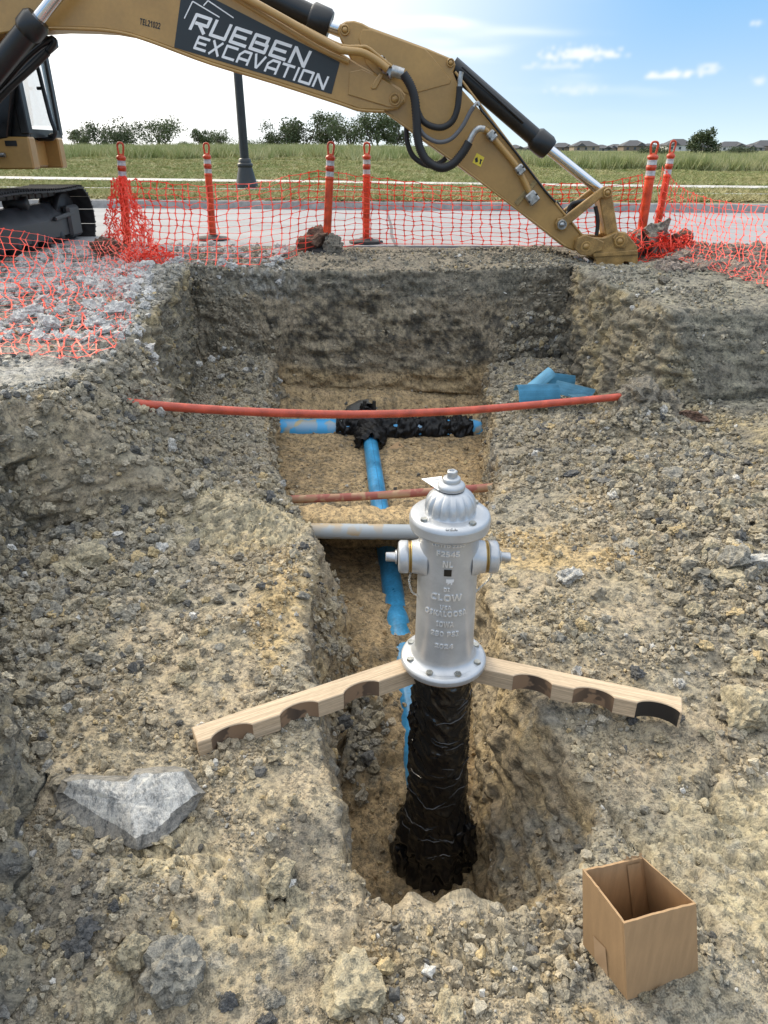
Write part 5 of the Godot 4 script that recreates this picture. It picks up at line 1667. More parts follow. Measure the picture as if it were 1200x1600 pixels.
# ------------------------------------------------------------------ timber, box, slab
func build_timbers() -> void:
	var wood := StandardMaterial3D.new()
	wood.albedo_color = lin(0.66, 0.51, 0.35)
	wood.albedo_texture = tex_grain
	wood.heightmap_enabled = true
	wood.heightmap_texture = tex_grain
	wood.heightmap_scale = 0.15
	wood.uv1_triplanar = true
	wood.uv1_scale = Vector3(0.7, 4.0, 4.0)
	wood.roughness = 0.85
	var burnt := dusty("burnt_wood", lin(0.24, 0.155, 0.095), 0.9, lin(0.05, 0.036, 0.027), 0.14, 2.6, 95)
	var black := mat("charred_wood", lin(0.022, 0.018, 0.015), 0.9)
	var ytop := -0.574
	for e in [[[304, 1148], [646, 1034], "notched timber under the hydrant flange reaching toward the grey rock slab", [0.13, 0.40, 0.67], 1.0], [[1066, 1101], [748, 1033], "notched timber under the hydrant flange reaching toward the stony rubble", [0.10, 0.38, 0.66], -1.0]]:
		var a := at_y(e[0][0], e[0][1], ytop)
		var b := at_y(e[1][0], e[1][1], ytop)
		b += (b - a).normalized() * 0.05
		var L := a.distance_to(b)
		var xdir := (b - a).normalized()
		var fr := Vector3.UP.cross(xdir).normalized()
		if fr.z < 0: fr = -fr
		var root := thing("timber", e[2], "timber", a + Vector3(0, -0.066, 0))
		var inner := Node3D.new()
		var w := 0.074
		# plan: straight back, scalloped front
		var poly := PackedVector2Array([Vector2(0, -w * 0.5), Vector2(L, -w * 0.5), Vector2(L, w * 0.5)])
		var arcs := []
		for s in [e[3][2], e[3][1], e[3][0]]:
			var cx: float = s * L
			var arc := PackedVector2Array()
			for k in 13:
				var t := PI * (0.12 + 0.76 * k / 12.0)
				arc.append(Vector2(cx + 0.064 * cos(t) / cos(PI * 0.12), w * 0.5 - (sin(t) - sin(PI * 0.12)) * 0.040))
			arcs.append(arc)
			poly.append_array(arc)
		poly.append(Vector2(0, w * 0.5))
		var B := Basis(xdir, fr, Vector3.UP)
		root.basis = Basis.IDENTITY
		var st := new_st()
		prism(st, poly, 0.0, 0.066, Transform3D(Basis(), Vector3.ZERO), 0.0025)
		var body := obj("beam", commit(st), wood, root)
		body.transform = Transform3D(B, Vector3.ZERO)
		var n := 0
		for arc in arcs:
			st = new_st()
			for k in 12:
				var p: Vector2 = arc[k] + Vector2(0, 0.0012)
				var q: Vector2 = arc[k + 1] + Vector2(0, 0.0012)
				quad(st, Vector3(p.x, p.y, 0.003), Vector3(p.x, p.y, 0.0635), Vector3(q.x, q.y, 0.0635), Vector3(q.x, q.y, 0.003))
			obj("charred_notch", commit(st), black if n == 2 and e[4] < 0 else burnt, body)
			n += 1
		inner.free()
func torn_wall(a: Vector3, b: Vector3, c: Vector3, d: Vector3, inw: Vector3, sd: float) -> SurfaceTool:
	# a, b the bottom corners, c, d the top corners above b and a; the top edge is cut unevenly
	var st := new_st(true)
	var n := 22
	var t := inw.normalized() * 0.0045
	var prev := []
	for k in n + 1:
		var f := float(k) / n
		var lo := a.lerp(b, f)
		var hi := d.lerp(c, f)
		hi += (hi - lo).normalized() * (0.0012 * n2.get_noise_2d(f * 30.0, sd) + 0.0015 * n1.get_noise_2d(f * 6.0, sd + 9.0)) / 0.8
		# slight bow of the board
		var bow := inw.normalized() * (0.0015 * sin(PI * f))
		var cur := [lo, lo.lerp(hi, 0.5) + bow, hi + bow * 0.6]
		if k > 0:
			for j in 2:
				quad(st, prev[j], prev[j + 1], cur[j + 1], cur[j])
				quad(st, prev[j] + t, cur[j] + t, cur[j + 1] + t, prev[j + 1] + t)
			quad(st, prev[2], prev[2] + t, cur[2] + t, cur[2])
		prev = cur
	return st
func build_box() -> void:
	var g := -0.655
	var fb := at_y(980, 1563, g)
	var rb := at_y(1091, 1527, g)
	var lb := at_y(911, 1476, g)
	var bb := lb + rb - fb
	var yt := -0.395
	var ft := at_y(975, 1443, yt)
	var rt := at_y(1088, 1412, yt)
	var lt := at_y(910, 1358, yt)
	var bt := at_y(1003, 1338, yt)
	var mid := (fb + bb) * 0.5
	var root := thing("cardboard_box", "open brown cardboard box with torn off flaps on the clay", "box", Vector3(mid.x, g, mid.z))
	var cb := StandardMaterial3D.new()
	cb.albedo_color = lin(0.43, 0.275, 0.145)
	cb.albedo_texture = tex_paint
	cb.uv1_triplanar = true
	cb.uv1_scale = Vector3(12.0, 1.2, 12.0)
	cb.roughness = 0.85
	mats["card"] = cb
	var n := 0
	for w in [[lb, fb, ft, lt, rb - fb], [fb, rb, rt, ft, lb - fb], [rb, bb, bt, rt, lb - rb], [bb, lb, lt, bt, fb - lb]]:
		part("side", torn_wall(w[0], w[1], w[2], w[3], w[4], n * 7.0), cb, root)
		n += 1
	var st := new_st(true)
	quad(st, lb + Vector3(0, 0.002, 0), bb + Vector3(0, 0.002, 0), rb + Vector3(0, 0.002, 0), fb + Vector3(0, 0.002, 0))
	part("bottom", st, cb, root)
	# tape on the shorter side, a bruised stripe, the glued seam inside
	st = new_st(true)
	var fq := func(f: float, h: float) -> Vector3: return lb.lerp(fb, f).lerp(lt.lerp(ft, f), h)
	var o := (lb - rb).normalized() * 0.0018
	quad(st, fq.call(0.30, 0.0) + o, fq.call(0.27, 0.32) + o, fq.call(0.56, 0.36) + o, fq.call(0.60, 0.0) + o)
	part("tape", st, mat("tape", lin(0.46, 0.31, 0.19), 0.35), root)
	st = new_st(true)
	var gq := func(f: float, h: float) -> Vector3: return lb.lerp(bb, f).lerp(lt.lerp(bt, f), h)
	var oi := (fb - lb).normalized() * 0.0085
	quad(st, gq.call(0.72, 0.02) + oi, gq.call(0.70, 0.97) + oi, gq.call(0.92, 0.97) + oi, gq.call(0.94, 0.02) + oi)
	part("glue_flap", st, cb, root)
	st = new_st(true)
	for k in 7:
		var f := 0.68 + 0.045 * k
		var p: Vector3 = gq.call(f, 1.0)
		var q: Vector3 = gq.call(f + 0.05, 1.0)
		var up := Vector3(0, 0.004 + 0.006 * absf(sin(k * 2.3)), 0.004 * sin(k * 4.0))
		quad(st, p, p + up, q + up * 0.7, q)
	part("torn_flap", st, cb, root)
func build_slab() -> void:
	var topr := [[98, 1238], [106, 1222], [130, 1217], [165, 1221], [200, 1221], [212, 1209], [240, 1207], [285, 1207], [308, 1240], [292, 1252], [270, 1268], [258, 1283], [235, 1300], [211, 1309], [180, 1290], [150, 1272], [122, 1254]]
	var botr := [[82, 1244], [92, 1218], [125, 1209], [165, 1212], [200, 1214], [212, 1203], [240, 1200], [290, 1202], [315, 1240], [298, 1262], [276, 1282], [262, 1300], [240, 1314], [214, 1320], [175, 1313], [125, 1308], [84, 1300]]
	var ys := [-0.555, -0.525, -0.52, -0.525, -0.525, -0.52, -0.52, -0.53, -0.565, -0.575, -0.585, -0.59, -0.60, -0.605, -0.60, -0.585, -0.57]
	var c := at_y(200, 1253, -0.552)
	var root := thing("rock_slab", "large broken pale grey limestone slab lying on the earth", "rock", at_y(200, 1262, -0.66))
	var rings := []
	var sub := 4
	var N := topr.size() * sub
	for r in 9:
		var ring := []
		for i in N:
			var k := i / sub
			var k2 := (k + 1) % topr.size()
			var f := float(i % sub) / sub
			var tv := at_y(topr[k][0], topr[k][1], ys[k]).lerp(at_y(topr[k2][0], topr[k2][1], ys[k2]), f)
			var bv := at_y(botr[k][0], botr[k][1], -0.622).lerp(at_y(botr[k2][0], botr[k2][1], -0.622), f)
			var p := Vector3.ZERO
			if r <= 5:
				p = c.lerp(tv, r / 5.0)
				p.y += 0.008 * n2.get_noise_2d(p.x * 9, p.z * 9) * (1.0 - r / 8.0) + 0.004 * n3.get_noise_2d(p.x * 40, p.z * 40)
				if r == 5: p += (tv - c).normalized() * 0.006 * n2.get_noise_2d(i * 1.7, 4.0)
			else:
				p = tv.lerp(bv, (r - 5) / 3.0)
				p += (bv - c).normalized() * (0.018 * sin(PI * (r - 5) / 3.0) + 0.014 * n2.get_noise_3d(p.x * 14, p.y * 20, p.z * 14))
			ring.append(p)
		rings.append(ring)
	for layer in 2:
		var st := new_st(layer == 1)
		for r in (range(0, 5) if layer == 0 else range(5, 8)):
			for i in N:
				var j := (i + 1) % N
				quad(st, rings[r][i], rings[r][j], rings[r + 1][j], rings[r + 1][i])
		var m := StandardMaterial3D.new()
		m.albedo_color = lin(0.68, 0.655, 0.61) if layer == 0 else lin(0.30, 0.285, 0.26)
		m.albedo_texture = tex_soil
		m.heightmap_enabled = true
		m.heightmap_texture = tex_soil_h
		m.heightmap_scale = 0.35
		m.uv1_triplanar = true
		m.uv1_scale = Vector3.ONE * 1.6
		m.roughness = 0.85
		part("cleaved_face" if layer == 0 else "broken_edge", st, m, root)

# ------------------------------------------------------------------ pipes and conduits
func dusty(key: String, c: Color, rough: float, dirt: Color, amount: float, scale: float, sd: int) -> StandardMaterial3D:
	# plastic with patches of dried earth left on it
	var w := 256
	var a := img_data(noise(sd, 0.012, 4), w)
	var im := Image.create(w, w, false, Image.FORMAT_RGB8)
	for y in w:
		for x in w:
			var t := smoothstep(0.62 - amount, 0.72 - amount, a[y * w + x] / 255.0)
			im.set_pixel(x, y, c.lerp(dirt, t * 0.9))
	var m := StandardMaterial3D.new()
	m.albedo_texture = ImageTexture.create_from_image(im)
	m.roughness = rough
	m.uv1_triplanar = true
	m.uv1_scale = Vector3.ONE * scale
	mats[key] = m
	return m
func half_pipe(L: float, r: float, a0: float, a1: float, cut := 0.0) -> ArrayMesh:
	var st := new_st()
	var n := 18
	for s in 2:
		var rr := r - 0.009 * s
		for k in n:
			var b0 := lerpf(a0, a1, float(k) / n)
			var b1 := lerpf(a0, a1, float(k + 1) / n)
			var e := func(b: float, x: float) -> Vector3: return Vector3(x + cut * sin(b) * (1.0 if x > 0 else -0.4), rr * sin(b), rr * cos(b))
			quad(st, e.call(b0, -L / 2), e.call(b0, L / 2), e.call(b1, L / 2), e.call(b1, -L / 2))
			if s == 0:
				for x in [-L / 2, L / 2]:
					var o: Vector3 = e.call(b0, x)
					var q: Vector3 = e.call(b1, x)
					quad(st, o, Vector3(o.x, o.y * (r - 0.009) / r, o.z * (r - 0.009) / r), Vector3(q.x, q.y * (r - 0.009) / r, q.z * (r - 0.009) / r), q)
	return commit(st)
func lumpy(path: Array, rad: Array, amp: float, sides := 40) -> SurfaceTool:
	var st := new_st()
	var pts := smooth_path(path, 14)
	var rings := []
	var u := Vector3.ZERO
	for i in pts.size():
		var d: Vector3 = (pts[mini(i + 1, pts.size() - 1)] - pts[maxi(i - 1, 0)]).normalized()
		u = ring_frame(d)[0]
		var v := u.cross(d)
		var f := float(i) / (pts.size() - 1) * (rad.size() - 1)
		var r: float = lerpf(rad[int(f)], rad[mini(int(f) + 1, rad.size() - 1)], f - int(f))
		var ring := []
		for k in sides:
			var a := TAU * k / sides
			var q: Vector3 = u * cos(a) + v * sin(a)
			var p: Vector3 = pts[i]
			var g := n2.get_noise_3d(q.x * 1.3 + p.x * 9, q.y * 1.3 + p.y * 9, q.z * 1.3 + p.z * 9)
			ring.append(p + q * (r + amp * (pow(1.0 - absf(g), 4.0) - 0.3) + amp * 1.2 * n1.get_noise_3d(q.x * 2 + p.x * 9, q.y * 2, q.z * 2 + p.z * 9)))
		rings.append(ring)
	for i in pts.size() - 1:
		for k in sides:
			var k2 := (k + 1) % sides
			quad(st, rings[i][k], rings[i][k2], rings[i + 1][k2], rings[i + 1][k])
	return st
func build_pipes() -> void:
	var sandc := lin(0.47, 0.33, 0.17)
	var blue := dusty("blue_pipe", lin(0.055, 0.34, 0.66), 0.42, sandc, 0.03, 0.9, 81)
	var clean := mat("blue_clean", lin(0.06, 0.36, 0.68), 0.4, 0.0, 1.0, 1.0)
	var dm := 6.62
	# the main, wrapped at the tee
	var ml := at_d(462, 670, dm)
	var mr := at_d(745, 665, dm)
	var my := ml.y - 0.005
	var root := thing("water_main", "blue plastic water main crossing the far pocket, tee wrapped in black film", "pipe", Vector3(0, my - 0.1, -dm))
	var st := new_st()
	tube(st, [Vector3(ml.x - 0.5, my, -dm), Vector3(mr.x + 0.5, my, -dm)], 0.102, 32)
	part("main_pipe", st, blue, root)
	var film := mat("dull_film", lin(0.009, 0.009, 0.010), 0.42)
	film.metallic_specular = 0.35
	var wl := at_d(526, 670, dm).x
	var wr := at_d(738, 665, dm).x
	var tx := at_d(577, 670, dm).x
	st = lumpy([Vector3(wl, my, -dm), Vector3(wl + 0.12, my, -dm), Vector3(tx - 0.12, my + 0.01, -dm), Vector3(tx, my + 0.01, -dm), Vector3(tx + 0.2, my, -dm), Vector3(tx + 0.32, my, -dm), Vector3(tx + 0.45, my, -dm), Vector3(tx + 0.56, my, -dm), Vector3(tx + 0.72, my, -dm), Vector3(tx + 0.84, my, -dm), Vector3(wr, my, -dm)], [0.108, 0.125, 0.13, 0.15, 0.13, 0.12, 0.15, 0.115, 0.14, 0.112, 0.13, 0.11], 0.035)
	part("film_wrap", st, film, root)
	st = lumpy([Vector3(tx, my + 0.02, -dm - 0.02), Vector3(tx + 0.01, my, -dm + 0.16), Vector3(tx + 0.012, my - 0.01, -dm + 0.36), Vector3(tx + 0.014, my - 0.015, -dm + 0.42)], [0.16, 0.15, 0.13, 0.10], 0.035)
	part("film_wrap", st, film, root)
	st = lumpy([Vector3(tx - 0.02, my + 0.08, -dm), Vector3(tx - 0.02, my + 0.19, -dm), Vector3(tx - 0.01, my + 0.25, -dm)], [0.10, 0.07, 0.05], 0.03, 24)
	part("film_wrap", st, film, root)
	for e in [[-0.04, 0.0], [0.05, 0.01]]:
		st = new_st()
		tube(st, [Vector3(tx + e[0], my + 0.2, -dm + 0.03), Vector3(tx + e[0], my + 0.30, -dm + 0.03)], 0.018, 8)
		part("tee_bolt", st, mat("iron", lin(0.02, 0.02, 0.02), 0.6), root)
	# the lead towards the hydrant, half sunk in the sand
	var a := Vector3(tx + 0.012, my - 0.005, -dm + 0.36)
	var lead := thing("lead_pipe", "bright blue plastic lead pipe running along the trench floor toward the hydrant", "pipe", a + Vector3(0, -0.09, 0))
	var hx := at_d(693, 1020, 1.956).x
	var b := Vector3(hx - 0.02, -1.53, -2.02)
	var m1 := a.lerp(b, 0.78) + Vector3(0, 0.055, 0)
	st = new_st()
	tube(st, smooth_path([a + Vector3(0, 0, -0.1), a.lerp(m1, 0.33), a.lerp(m1, 0.66), m1, b], 4), 0.068, 32)
	part("pipe_barrel", st, clean, lead)
	st = new_st()
	var off := Vector3(0.012, 0.0672, 0)
	bar(st, a.lerp(m1, 0.02) + off, a.lerp(m1, 0.6) + off, 0.003, 0.003, Vector3.UP, 0.0005)
	part("print_line", st, mat("print_dark", lin(0.02, 0.12, 0.25), 0.6), lead)
	# conduits that hang across the pit
	var red := mat("orange_conduit", lin(0.66, 0.105, 0.055), 0.4, 0.0, 1.0, 2.0)
	var oc := thing("conduit", "bright orange-red plastic conduit sagging right across the pit", "conduit", Vector3(0, -0.5, -4.4))
	st = new_st()
	tube(st, smooth_path([at_d(150, 623, 3.58), at_d(195, 629, 3.66), at_d(300, 638, 3.85), at_d(430, 645, 4.08), at_d(560, 647.5, 4.3), at_d(700, 643, 4.45), at_d(830, 633, 4.65), at_d(970, 620, 4.82), at_d(1010, 618, 4.9)], 6), 0.0255, 16)
	part("tube", st, red, oc)
	var mud := dusty("mud_conduit", lin(0.30, 0.095, 0.075), 0.75, lin(0.42, 0.29, 0.17), 0.10, 1.6, 83)
	var rc := thing("conduit", "dusty dark red conduit crossing the trench behind the hydrant", "conduit", Vector3(0, -1.06, -4.3))
	st = new_st()
	tube(st, smooth_path([at_d(390, 783, 4.3), at_d(437, 781, 4.3), at_d(560, 776, 4.3), at_d(680, 768, 4.3), at_d(775, 761, 4.3), at_d(830, 757, 4.3)], 5), 0.0275, 16)
	part("tube", st, mud, rc)
	var greyp := dusty("grey_pipe", lin(0.36, 0.39, 0.41), 0.5, lin(0.44, 0.32, 0.18), 0.03, 1.2, 84)
	var gp0 := at_d(440, 829, 3.75)
	var gp1 := at_d(790, 833, 3.75)
	var gt := thing("grey_pipe", "pale grey plastic pipe crossing the trench, dry sand lying on it", "pipe", Vector3(0, gp0.y - 0.05, -3.75))
	st = new_st()
	tube(st, [gp0, gp1], 0.047, 24)
	part("pipe_barrel", st, greyp, gt)
	st = new_st()
	bar(st, gp0.lerp(gp1, 0.2) + Vector3(0, -0.012, 0.0457), gp0.lerp(gp1, 0.7) + Vector3(0, -0.012, 0.0457), 0.002, 0.004, Vector3.UP, 0.0005)
	part("print_line", st, mat("print_grey", Color.GRAY), gt)
	# bank of sand left standing behind that pipe
	var sb := thing("sand_bank", "ridge of dry yellow sand left standing behind the grey pipe", "sand", Vector3(0.05, -1.5, -4.0))
	st = new_st()
	var prof := [[4.22, -1.42], [4.14, -1.27], [3.98, -1.16], [3.80, gp0.y - 0.05], [3.765, gp0.y + 0.03], [3.78, gp0.y + 0.052], [3.86, gp0.y + 0.06], [3.95, gp0.y + 0.05], [4.04, gp0.y + 0.02], [4.10, gp0.y - 0.12], [4.22, -1.3], [4.34, -1.55]]
	var rows := []
	for i in (prof.size() - 1) * 5 + 1:
		var f := float(i) / 5.0
		var k := mini(int(f), prof.size() - 2)
		rows.append([lerpf(prof[k][0], prof[k + 1][0], f - k), lerpf(prof[k][1], prof[k + 1][1], f - k)])
	var nx := 110
	var grid := []
	for q in rows:
		var line := []
		for i in nx + 1:
			var x := lerpf(-0.62, 0.76, float(i) / nx)
			var p := Vector3(x, q[1], -q[0])
			var e := 0.018 * n2.get_noise_3d(p.x * 10, p.y * 10, p.z * 10) + 0.008 * n3.get_noise_3d(p.x * 26, p.y * 26, p.z * 26) + 0.03 * n1.get_noise_2d(p.x * 4, 5.0)
			line.append(p + Vector3(0, e * (1.0 if q[1] > -1.2 else 0.3), -e * 0.7))
		grid.append(line)
	for r in rows.size() - 1:
		for i in nx:
			quad(st, grid[r][i], grid[r][i + 1], grid[r + 1][i + 1], grid[r + 1][i])
	var sm := StandardMaterial3D.new()
	sm.albedo_color = lin(0.60, 0.43, 0.23)
	sm.albedo_texture = tex_soil
	sm.heightmap_enabled = true
	sm.heightmap_texture = tex_soil_h
	sm.heightmap_scale = 1.0
	sm.uv1_triplanar = true
	sm.uv1_scale = Vector3.ONE * 1.3
	sm.roughness = 0.95
	part("sand", st, sm, sb)
	# set concrete thrown behind the tee
	var tb := thing("thrust_block", "low dark grey concrete thrust block behind the wrapped tee", "concrete", Vector3(tx + 0.02, my - 0.1, -dm - 0.28))
	st = new_st()
	var g := ico(3)
	for t in g[0].size():
		var v: Vector3 = g[0][t]
		g[0][t] = v * Vector3(0.36, 0.27, 0.13) * (1.0 + 0.12 * n1.get_noise_3d(v.x * 3, v.y * 3, v.z * 3)) + Vector3(0, 0.04, 0)
	for t in g[1]: tri(st, g[0][t[0]], g[0][t[2]], g[0][t[1]])
	obj("block", commit(st), mat("wet_concrete", lin(0.10, 0.095, 0.085), 0.7, 0.0, 1.0, 3.0), tb)
	# brown card scrap by the tee
	var cs := thing("cardboard_scrap", "folded scrap of brown cardboard lying by the black wrapped tee", "cardboard", at_d(612, 712, 6.1))
	st = new_st(true)
	var c0 := pp([[592, 718, 6.02], [598, 706, 6.15], [622, 690, 6.35], [637, 701, 6.2], [612, 718, 6.03], [604, 716, 6.03]], 6.1)
	quad(st, c0[1], c0[2], c0[3], c0[5])
	part("panel", st, mats["card"], cs)
	st = new_st(true)
	quad(st, c0[0], c0[1], c0[5], c0[5] + Vector3(0.02, -0.03, 0))
	part("flap", st, mats["card"], cs)
	# offcuts of blue pipe on the bench
	var sk := mat("blue_faded", lin(0.12, 0.42, 0.68), 0.45, 0.0, 1.0, 2.0)
	for q in [[838, 622, 5.7, 0.34, 0.115, -0.2, 3.0, Vector3(0.25, 0.06, 0.02), 0.0, "half shell of blue pipe, largest of the offcuts"], [893, 617, 5.72, 0.24, 0.09, 0.3, 2.5, Vector3(0.2, -0.45, -0.12), 0.06, "tapering blue pipe offcut nearest the steep earth wall"], [846, 600, 6.05, 0.20, 0.09, 0.9, 2.2, Vector3(0.5, 0.7, 0.75), 0.03, "blue pipe sliver standing on end behind the large shell"], [868, 599, 6.1, 0.26, 0.11, 1.1, 2.1, Vector3(0.9, -0.25, -0.15), 0.02, "flat blue pipe offcut leaning at the back of the heap"], [896, 634, 5.5, 0.14, 0.09, 1.0, 2.3, Vector3(0.5, 0.5, -0.2), 0.05, "small three-cornered blue pipe chip on the ground"]]:
		var p := at_d(q[0], q[1], q[2])
		var o := obj("pipe_offcut", half_pipe(q[3], q[4], q[5], q[6], q[8]), sk if q[0] in [838, 868] else mat("blue_pale", lin(0.20, 0.52, 0.76), 0.5, 0.0, 1.0, 2.0), self, p)
		o.rotation = q[7]
		tag(o, q[9], "pipe offcut", "blue pipe offcuts")

# ------------------------------------------------------------------ delineators and netting
func build_barriers() -> void:
	var org := mat("delineator_orange", lin(0.80, 0.085, 0.02), 0.45, 0.0, 1.0, 2.0)
	var ref := mat("reflective_white", lin(0.66, 0.68, 0.70), 0.35, 0.0, 1.0, 4.0)
	var rubm := mat("base_rubber", lin(0.03, 0.03, 0.031), 0.8, 0.0, 1.0, 3.0)
	var proto: Node3D = null
	# px and py of the foot, distance, lean, turn, label, with its rubber base
	for q in [[200, 393, 8.5, Vector3(0.0, 0.0, -0.087), "orange delineator post swathed in netting at the crushed stone", true], [333, 374, 9.5, Vector3(0.0, 0.0, -0.03), "orange delineator post upright on the street before the lamp post", true], [510, 396, 8.3, Vector3(0.0, 0.0, -0.083), "orange delineator post wedged between a red-brown and a grey lump", true], [572, 379, 9.15, Vector3(0.0, 0.0, -0.02), "orange delineator post upright on a square base at the street edge", true], [997, 396, 8.4, Vector3(0.0, 0.0, 0.0), "thick orange delineator post with broad white bands beside the coupler", false], [1020, 389, 8.7, Vector3(0.0, 0.0, -0.035), "slim orange delineator post behind the earth lump", false]]:
		var p := at_d(q[0], q[1], q[2])
		p.y = maxf(ground_y(p.x, q[2]), -0.02) if q[2] < 8.86 else 0.002
		var r: Node3D
		if proto == null:
			r = thing("delineator_post", q[4], "delineator", p, "orange delineator posts")
			proto = r
			var st := new_st()
			lathe(st, [[0.044, 0.03], [0.043, 0.72], [0.043, 0.72], [0.047, 0.723], [0.047, 0.748], [0.042, 0.752], [0.042, 0.752], [0.0415, 0.81], [0.0415, 0.81], [0.047, 0.814], [0.047, 0.85], [0.041, 0.855], [0.041, 0.855], [0.0405, 0.912], [0.0405, 0.912], [0.049, 0.917], [0.051, 0.932], [0.044, 0.948], [0.024, 0.958], [0.02, 0.97], [0.0, 0.972]], Transform3D.IDENTITY, 22)
			obj("post", commit(st), org, r)
			for y in [0.753, 0.856]:
				st = new_st()
				lathe(st, [[0.0435, y + 0.002], [0.0435, y + 0.048]], Transform3D.IDENTITY, 22)
				obj("reflective_band", commit(st), ref, r)
			st = new_st()
			tube(st, smooth_path([Vector3(-0.022, 0.955, 0), Vector3(-0.028, 1.0, 0), Vector3(-0.032, 1.045, 0), Vector3(-0.018, 1.072, 0), Vector3(0.018, 1.072, 0), Vector3(0.032, 1.045, 0), Vector3(0.028, 1.0, 0), Vector3(0.022, 0.955, 0)], 4), 0.011, 8)
			obj("handle", commit(st), org, r)
			st = new_st()
			lathe(st, [[0.0, 0.0], [0.205, 0.0], [0.205, 0.0], [0.205, 0.022], [0.195, 0.032], [0.195, 0.032], [0.09, 0.045], [0.075, 0.06], [0.0, 0.06]], Transform3D.IDENTITY, 8)
			obj("rubber_base", commit(st), rubm, r)
		else:
			r = proto.duplicate()
			r.name = numbered("delineator_post")
			add_child(r)
			tag(r, q[4], "delineator", "orange delineator posts")
			r.position = p
		r.rotation = q[3]
		if not q[5]: r.scale = Vector3(1.15, 1.0, 1.15) if q[0] < 1000 else Vector3(0.9, 1.02, 0.9)
	# lumps that hold the posts
	var lm := mat("post_lump", lin(0.30, 0.265, 0.21), 0.95)
	var lr := mat("post_lump_red", lin(0.25, 0.15, 0.105), 0.95)
	for m0 in [lm, lr]:
		m0.albedo_texture = tex_soil
		m0.heightmap_enabled = true
		m0.heightmap_texture = tex_soil_h
		m0.heightmap_scale = 1.5
		m0.uv1_triplanar = true
		m0.uv1_scale = Vector3.ONE * 0.6
	for q in [[496, 384, 8.35, 0.44, lr, "red-brown lump of clay behind the wedged delineator post"], [521, 391, 8.2, 0.28, lm, "grey stone leaning against the wedged delineator post"], [1020, 386, 8.25, 0.62, lm, "big grey-brown lump of earth holding the two leaning posts"], [990, 396, 8.2, 0.40, lm, "grey earth lump between the coupler and the leaning post"], [1052, 398, 8.3, 0.42, lr, "reddish earth lump wrapped in crumpled netting"], [170, 400, 7.8, 0.36, lr, "dark brown lump at the foot of the netted post"], [1035, 449, 6.1, 0.13, lm, "small dark lump alone on the bare bank near the coupler"]]:
		var p := at_d(q[0], q[1], q[2])
		p.y = ground_y(p.x, q[2]) + q[3] * 0.22
		var o := obj("boulder", rock_mesh(int(q[0]), 3, 9, 0.3), q[4], self, p)
		o.basis = Basis(Vector3.UP, q[0] * 0.1).scaled(Vector3.ONE * q[3] * 0.8)
		tag(o, q[5], "boulder")
	for q in [[176, 633, 3.64, 0.15, lm, "crumbling earth lump where the orange conduit leaves the bank"], [196, 650, 3.6, 0.13, lm, "small grey lump under the end of the orange conduit"], [237, 644, 3.75, 0.105, lr, "rooty brown clump of earth hanging on the orange conduit"], [1002, 624, 4.82, 0.30, lm, "grey earth lump burying the far end of the orange conduit"], [985, 640, 4.75, 0.17, lm, "small lump of earth below the buried end of the conduit"], [1040, 640, 4.8, 0.26, lm, "broken earth lump at the foot of the steep bank"], [1075, 655, 4.75, 0.22, lr, "brown earth lump lying against the steep bank"]]:
		var o := obj("boulder", rock_mesh(int(q[0]) + 7, 3, 10, 0.4), q[4], self, at_d(q[0], q[1], q[2]))
		o.basis = Basis(Vector3.UP, q[0] * 0.1).scaled(Vector3.ONE * q[3])
		tag(o, q[5], "earth lump")
	var nm := mat("net_plastic", lin(0.90, 0.085, 0.045), 0.5)
	nm.backlight_enabled = true
	nm.backlight = Color(0.45, 0.06, 0.03)
	# along the street: top and foot of the net, px, py, distance
	var top := smooth_path(pp([[203, 281, 7.72], [262, 286, 8.0], [330, 291, 8.2], [420, 282, 8.3], [500, 268, 8.28], [572, 277, 9.0], [640, 285, 9.15], [720, 292, 9.15], [800, 293, 9.0], [870, 288, 8.8], [940, 284, 8.5], [1004, 273, 8.28]], 8), 8)
	var bot := smooth_path(pp([[205, 410, 7.5], [262, 415, 7.45], [330, 417, 7.42], [420, 411, 7.55], [492, 394, 8.2], [572, 381, 8.98], [640, 382, 8.95], [720, 383, 8.95], [800, 384, 8.9], [870, 386, 8.8], [940, 386, 8.6], [1000, 393, 8.35]], 8), 8)
	net("safety_netting", "orange safety netting strung along the street between the delineator posts", "netting", top, bot, 58, 13, nm, func(p: Vector3, u: float, v: float) -> Vector3:
		var s := sin(v * PI) * 0.10 * (1.0 - 0.5 * smoothstep(0.35, 0.5, u))
		p += Vector3(0, 0, -s * (1.0 if u < 0.45 else 0.2)) + Vector3(n1.get_noise_2d(u * 40, v * 3) * 0.03, n1.get_noise_2d(u * 60 + 9, v * 4) * 0.025, n1.get_noise_2d(u * 30, v * 3 + 20) * 0.08)
		var gy := maxf(ground_y(p.x, -p.z), -0.3) + 0.012
		if -p.z > 8.86: gy = maxf(gy, 0.012)
		return Vector3(p.x, maxf(p.y, gy), p.z))
	# over the bank beside the tracks
	top = smooth_path(pp([[-120, 345, 5.9], [0, 357, 6.2], [80, 371, 6.7], [140, 377, 7.2], [172, 372, 7.5], [186, 330, 7.68], [196, 283, 7.7]], 8), 8)
	bot = smooth_path([at_y(-120, 545, 0), at_y(0, 553, 0), at_y(90, 563, 0), at_y(180, 546, 0), at_y(205, 490, 0), at_y(222, 445, 0), at_y(236, 412, 0)], 8)
